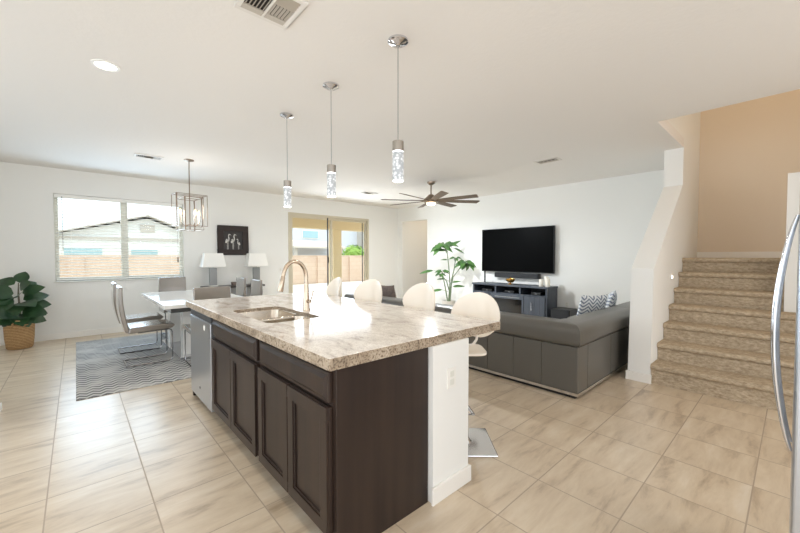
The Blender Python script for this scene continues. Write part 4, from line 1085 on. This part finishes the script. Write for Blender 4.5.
for (a, b) in ((-0.13, -0.05), (0.13, 0.05), (0.05, -0.10), (-0.05, 0.10)):
    MB().tube([(cx, cy, 1.80), (cx + a * 0.6, cy + b * 0.6, 1.78), (cx + a, cy + b, 1.83)], 0.005, 8).build('arm', M['bronze'], chd, smooth=True)
    k = MB().cyl((cx + a, cy + b, 1.82), (cx + a, cy + b, 1.93), 0.011, n=10).build('candle_sleeve', M['wax'], chd, smooth=True)
    MB().lathe([(0, 0), (0.010, 0.004), (0.017, 0.03), (0.014, 0.055), (0.004, 0.085), (0, 0.09)], (cx + a, cy + b, 1.93)).build('bulb', M['bulb'], k, smooth=True)
lamp('chandelier_lamp', 'POINT', (cx, cy, 2.0), 9, (1, 0.92, 0.82), shadow_soft_size=0.12)

fn_ = thing('ceiling_fan', 'bronze ceiling fan with long wooden blades over the living area', 'ceiling fan', (5.01, 4.66, H))
fx, fy = 5.01, 4.66
MB().lathe([(0, 0), (0.075, 0), (0.07, -0.03), (0.03, -0.06), (0, -0.06)], (fx, fy, H)).build('canopy', M['fanmetal'], fn_, smooth=True)
MB().cyl((fx, fy, H - 0.05), (fx, fy, 2.46), 0.014, n=10).build('downrod', M['fanmetal'], fn_, smooth=True)
MB().lathe([(0, 2.50), (0.045, 2.50), (0.07, 2.47), (0.13, 2.42), (0.14, 2.40), (0.14, 2.36), (0.10, 2.345), (0, 2.345)], (fx, fy, 0)).build('motor', M['fanmetal'], fn_, smooth=True)
MB().lathe([(0, 2.345), (0.085, 2.345), (0.085, 2.325), (0.06, 2.305), (0, 2.30)], (fx, fy, 0)).build('light_lens', M['fan_glow'], fn_, smooth=True)
for k in range(8):
    a = radians(-33 + 45 * k)
    T = Matrix.Translation((fx, fy, 2.385)) @ Matrix.Rotation(a, 4, 'Z') @ Matrix.Rotation(radians(-13), 4, 'X')
    m = MB(T)
    m.prism([(0.14, -0.05), (0.50, -0.066), (0.93, -0.072), (0.955, -0.05), (0.93, 0.066), (0.50, 0.06), (0.14, 0.045)], 'z', -0.004, 0.005)
    b_ = m.build('blade', M['fanwood'], fn_, bevel=0.002)
    MB(T).box(0.10, 0.22, -0.02, 0.02, 0.005, 0.012).build('blade_iron', M['fanmetal'], b_)
lamp('fan_lamp', 'AREA', (fx, fy, 2.29), 70, (0.90, 0.96, 1), shape='DISK', size=0.18)

rl = thing('recessed_light', 'lit round recessed light in the ceiling near the left', 'ceiling light', (0.19, 3.43, H))
MB().lathe([(0.085, 0), (0.085, -0.006), (0.066, -0.008), (0.062, 0)], (0.19, 3.43, H)).build('trim_ring', M['trim'], rl, smooth=True)
MB().lathe([(0, -0.003), (0.063, -0.003)], (0.19, 3.43, H)).build('lens', M['down_glow'], rl)
lamp('recessed_lamp', 'SPOT', (0.19, 3.43, H - 0.02), 30, (1, 0.92, 0.8), spot_size=radians(130), spot_blend=0.8, shadow_soft_size=0.06)
# the kitchen's other recessed lamps, behind and beside the camera
for (x, y) in ((0.19, 1.1), (0.19, -1.4), (2.6, -1.2)):
    lamp('recessed_lamp', 'SPOT', (x, y, H - 0.02), 22, (1, 0.88, 0.72), spot_size=radians(140), spot_blend=0.8, shadow_soft_size=0.06)
# stairwell ceiling lamp (upstairs, out of sight)
lamp('stairwell_lamp', 'POINT', (5.6, -0.2, 4.6), 17, (1, 0.87, 0.70), shadow_soft_size=0.2)
lamp('hall_lamp', 'POINT', (7.9, 6.7, 2.5), 8, (1, 0.84, 0.66), shadow_soft_size=0.15)

def vent(label, cx_, cy_, sx, sy, cols, rz=0.0):
    t = thing('air_vent', label, 'air vent', (cx_, cy_, H), rz, 'ceiling air vents')
    w_ = 0.028
    m = MB()
    for (a, b, c, d) in ((-sx, sx, -sy, -sy + w_), (-sx, sx, sy - w_, sy), (-sx, -sx + w_, -sy + w_, sy - w_), (sx - w_, sx, -sy + w_, sy - w_)): m.box(a, b, c, d, -0.012, -0.001)
    m.build('frame', M['vent'], t, bevel=0.003, world=False)
    MB().box(-sx + w_, sx - w_, -sy + w_, sy - w_, -0.003, -0.001).build('duct_shade', M['vent_shade'], t, world=False)  # flat dark sheet, painted shade behind the louvers
    ix, iy = sx - w_, sy - w_
    def louv(xa, xb, ya, yb, along, n, tilt):
        l = MB()
        for k in range(n):
            if along == 'x':
                y = ya + (yb - ya) * (k + 0.5) / n; h = (yb - ya) / n * 0.27
                l.hexa([(xa, y - h, -0.012), (xb, y - h, -0.012), (xb, y + h, -0.004), (xa, y + h, -0.004), (xa, y - h, -0.0105), (xb, y - h, -0.0105), (xb, y + h, -0.0025), (xa, y + h, -0.0025)] if tilt > 0 else
                       [(xa, y - h, -0.004), (xb, y - h, -0.004), (xb, y + h, -0.012), (xa, y + h, -0.012), (xa, y - h, -0.0025), (xb, y - h, -0.0025), (xb, y + h, -0.0105), (xa, y + h, -0.0105)])
            else:
                x = xa + (xb - xa) * (k + 0.5) / n; h = (xb - xa) / n * 0.27
                l.hexa([(x - h, ya, -0.012), (x + h, ya, -0.004), (x + h, yb, -0.004), (x - h, yb, -0.012), (x - h, ya, -0.0105), (x + h, ya, -0.0025), (x + h, yb, -0.0025), (x - h, yb, -0.0105)] if tilt > 0 else
                       [(x - h, ya, -0.004), (x + h, ya, -0.012), (x + h, yb, -0.012), (x - h, yb, -0.004), (x - h, ya, -0.0025), (x + h, ya, -0.0105), (x + h, yb, -0.0105), (x - h, yb, -0.0025)])
        l.build('louvers', M['ventblade'], t, world=False)
    if cols == 4:
        MB().box(-0.006, 0.006, -iy, iy, -0.012, -0.003).build('divider', M['vent'], t, world=False)
        louv(-ix, -0.006, -iy, iy * 0.62, 'y', 6, 1); louv(0.006, ix, -iy, -iy * 0.2, 'x', 4, -1); louv(0.006, ix, -iy * 0.2, iy * 0.62, 'y', 6, -1)
        MB().box(-ix, -0.008, iy * 0.64, iy, -0.011, -0.004).build('flat_blade', M['ventblade'], t, world=False)
        MB().box(0.008, ix, iy * 0.64, iy, -0.011, -0.004).build('flat_blade', M['ventblade'], t, world=False)
    else:
        louv(-ix, -ix * 0.35, -iy, iy, 'y', 4, 1); louv(-ix * 0.33, ix * 0.33, -iy, iy, 'x', 5, 1); louv(ix * 0.35, ix, -iy, iy, 'y', 4, -1)
    return t
vent('large square white air vent in the ceiling at the top edge of the photo', 0.83, 1.985, 0.15, 0.15, 4)
vent('small white air vent in the ceiling left of the chandelier', 0.79, 6.14, 0.17, 0.10, 3)
vent('small white air vent in the ceiling just left of the ceiling fan', 4.86, 6.38, 0.17, 0.10, 3)
vent('small white air vent in the ceiling right of the ceiling fan', 5.15, 2.47, 0.10, 0.17, 3)
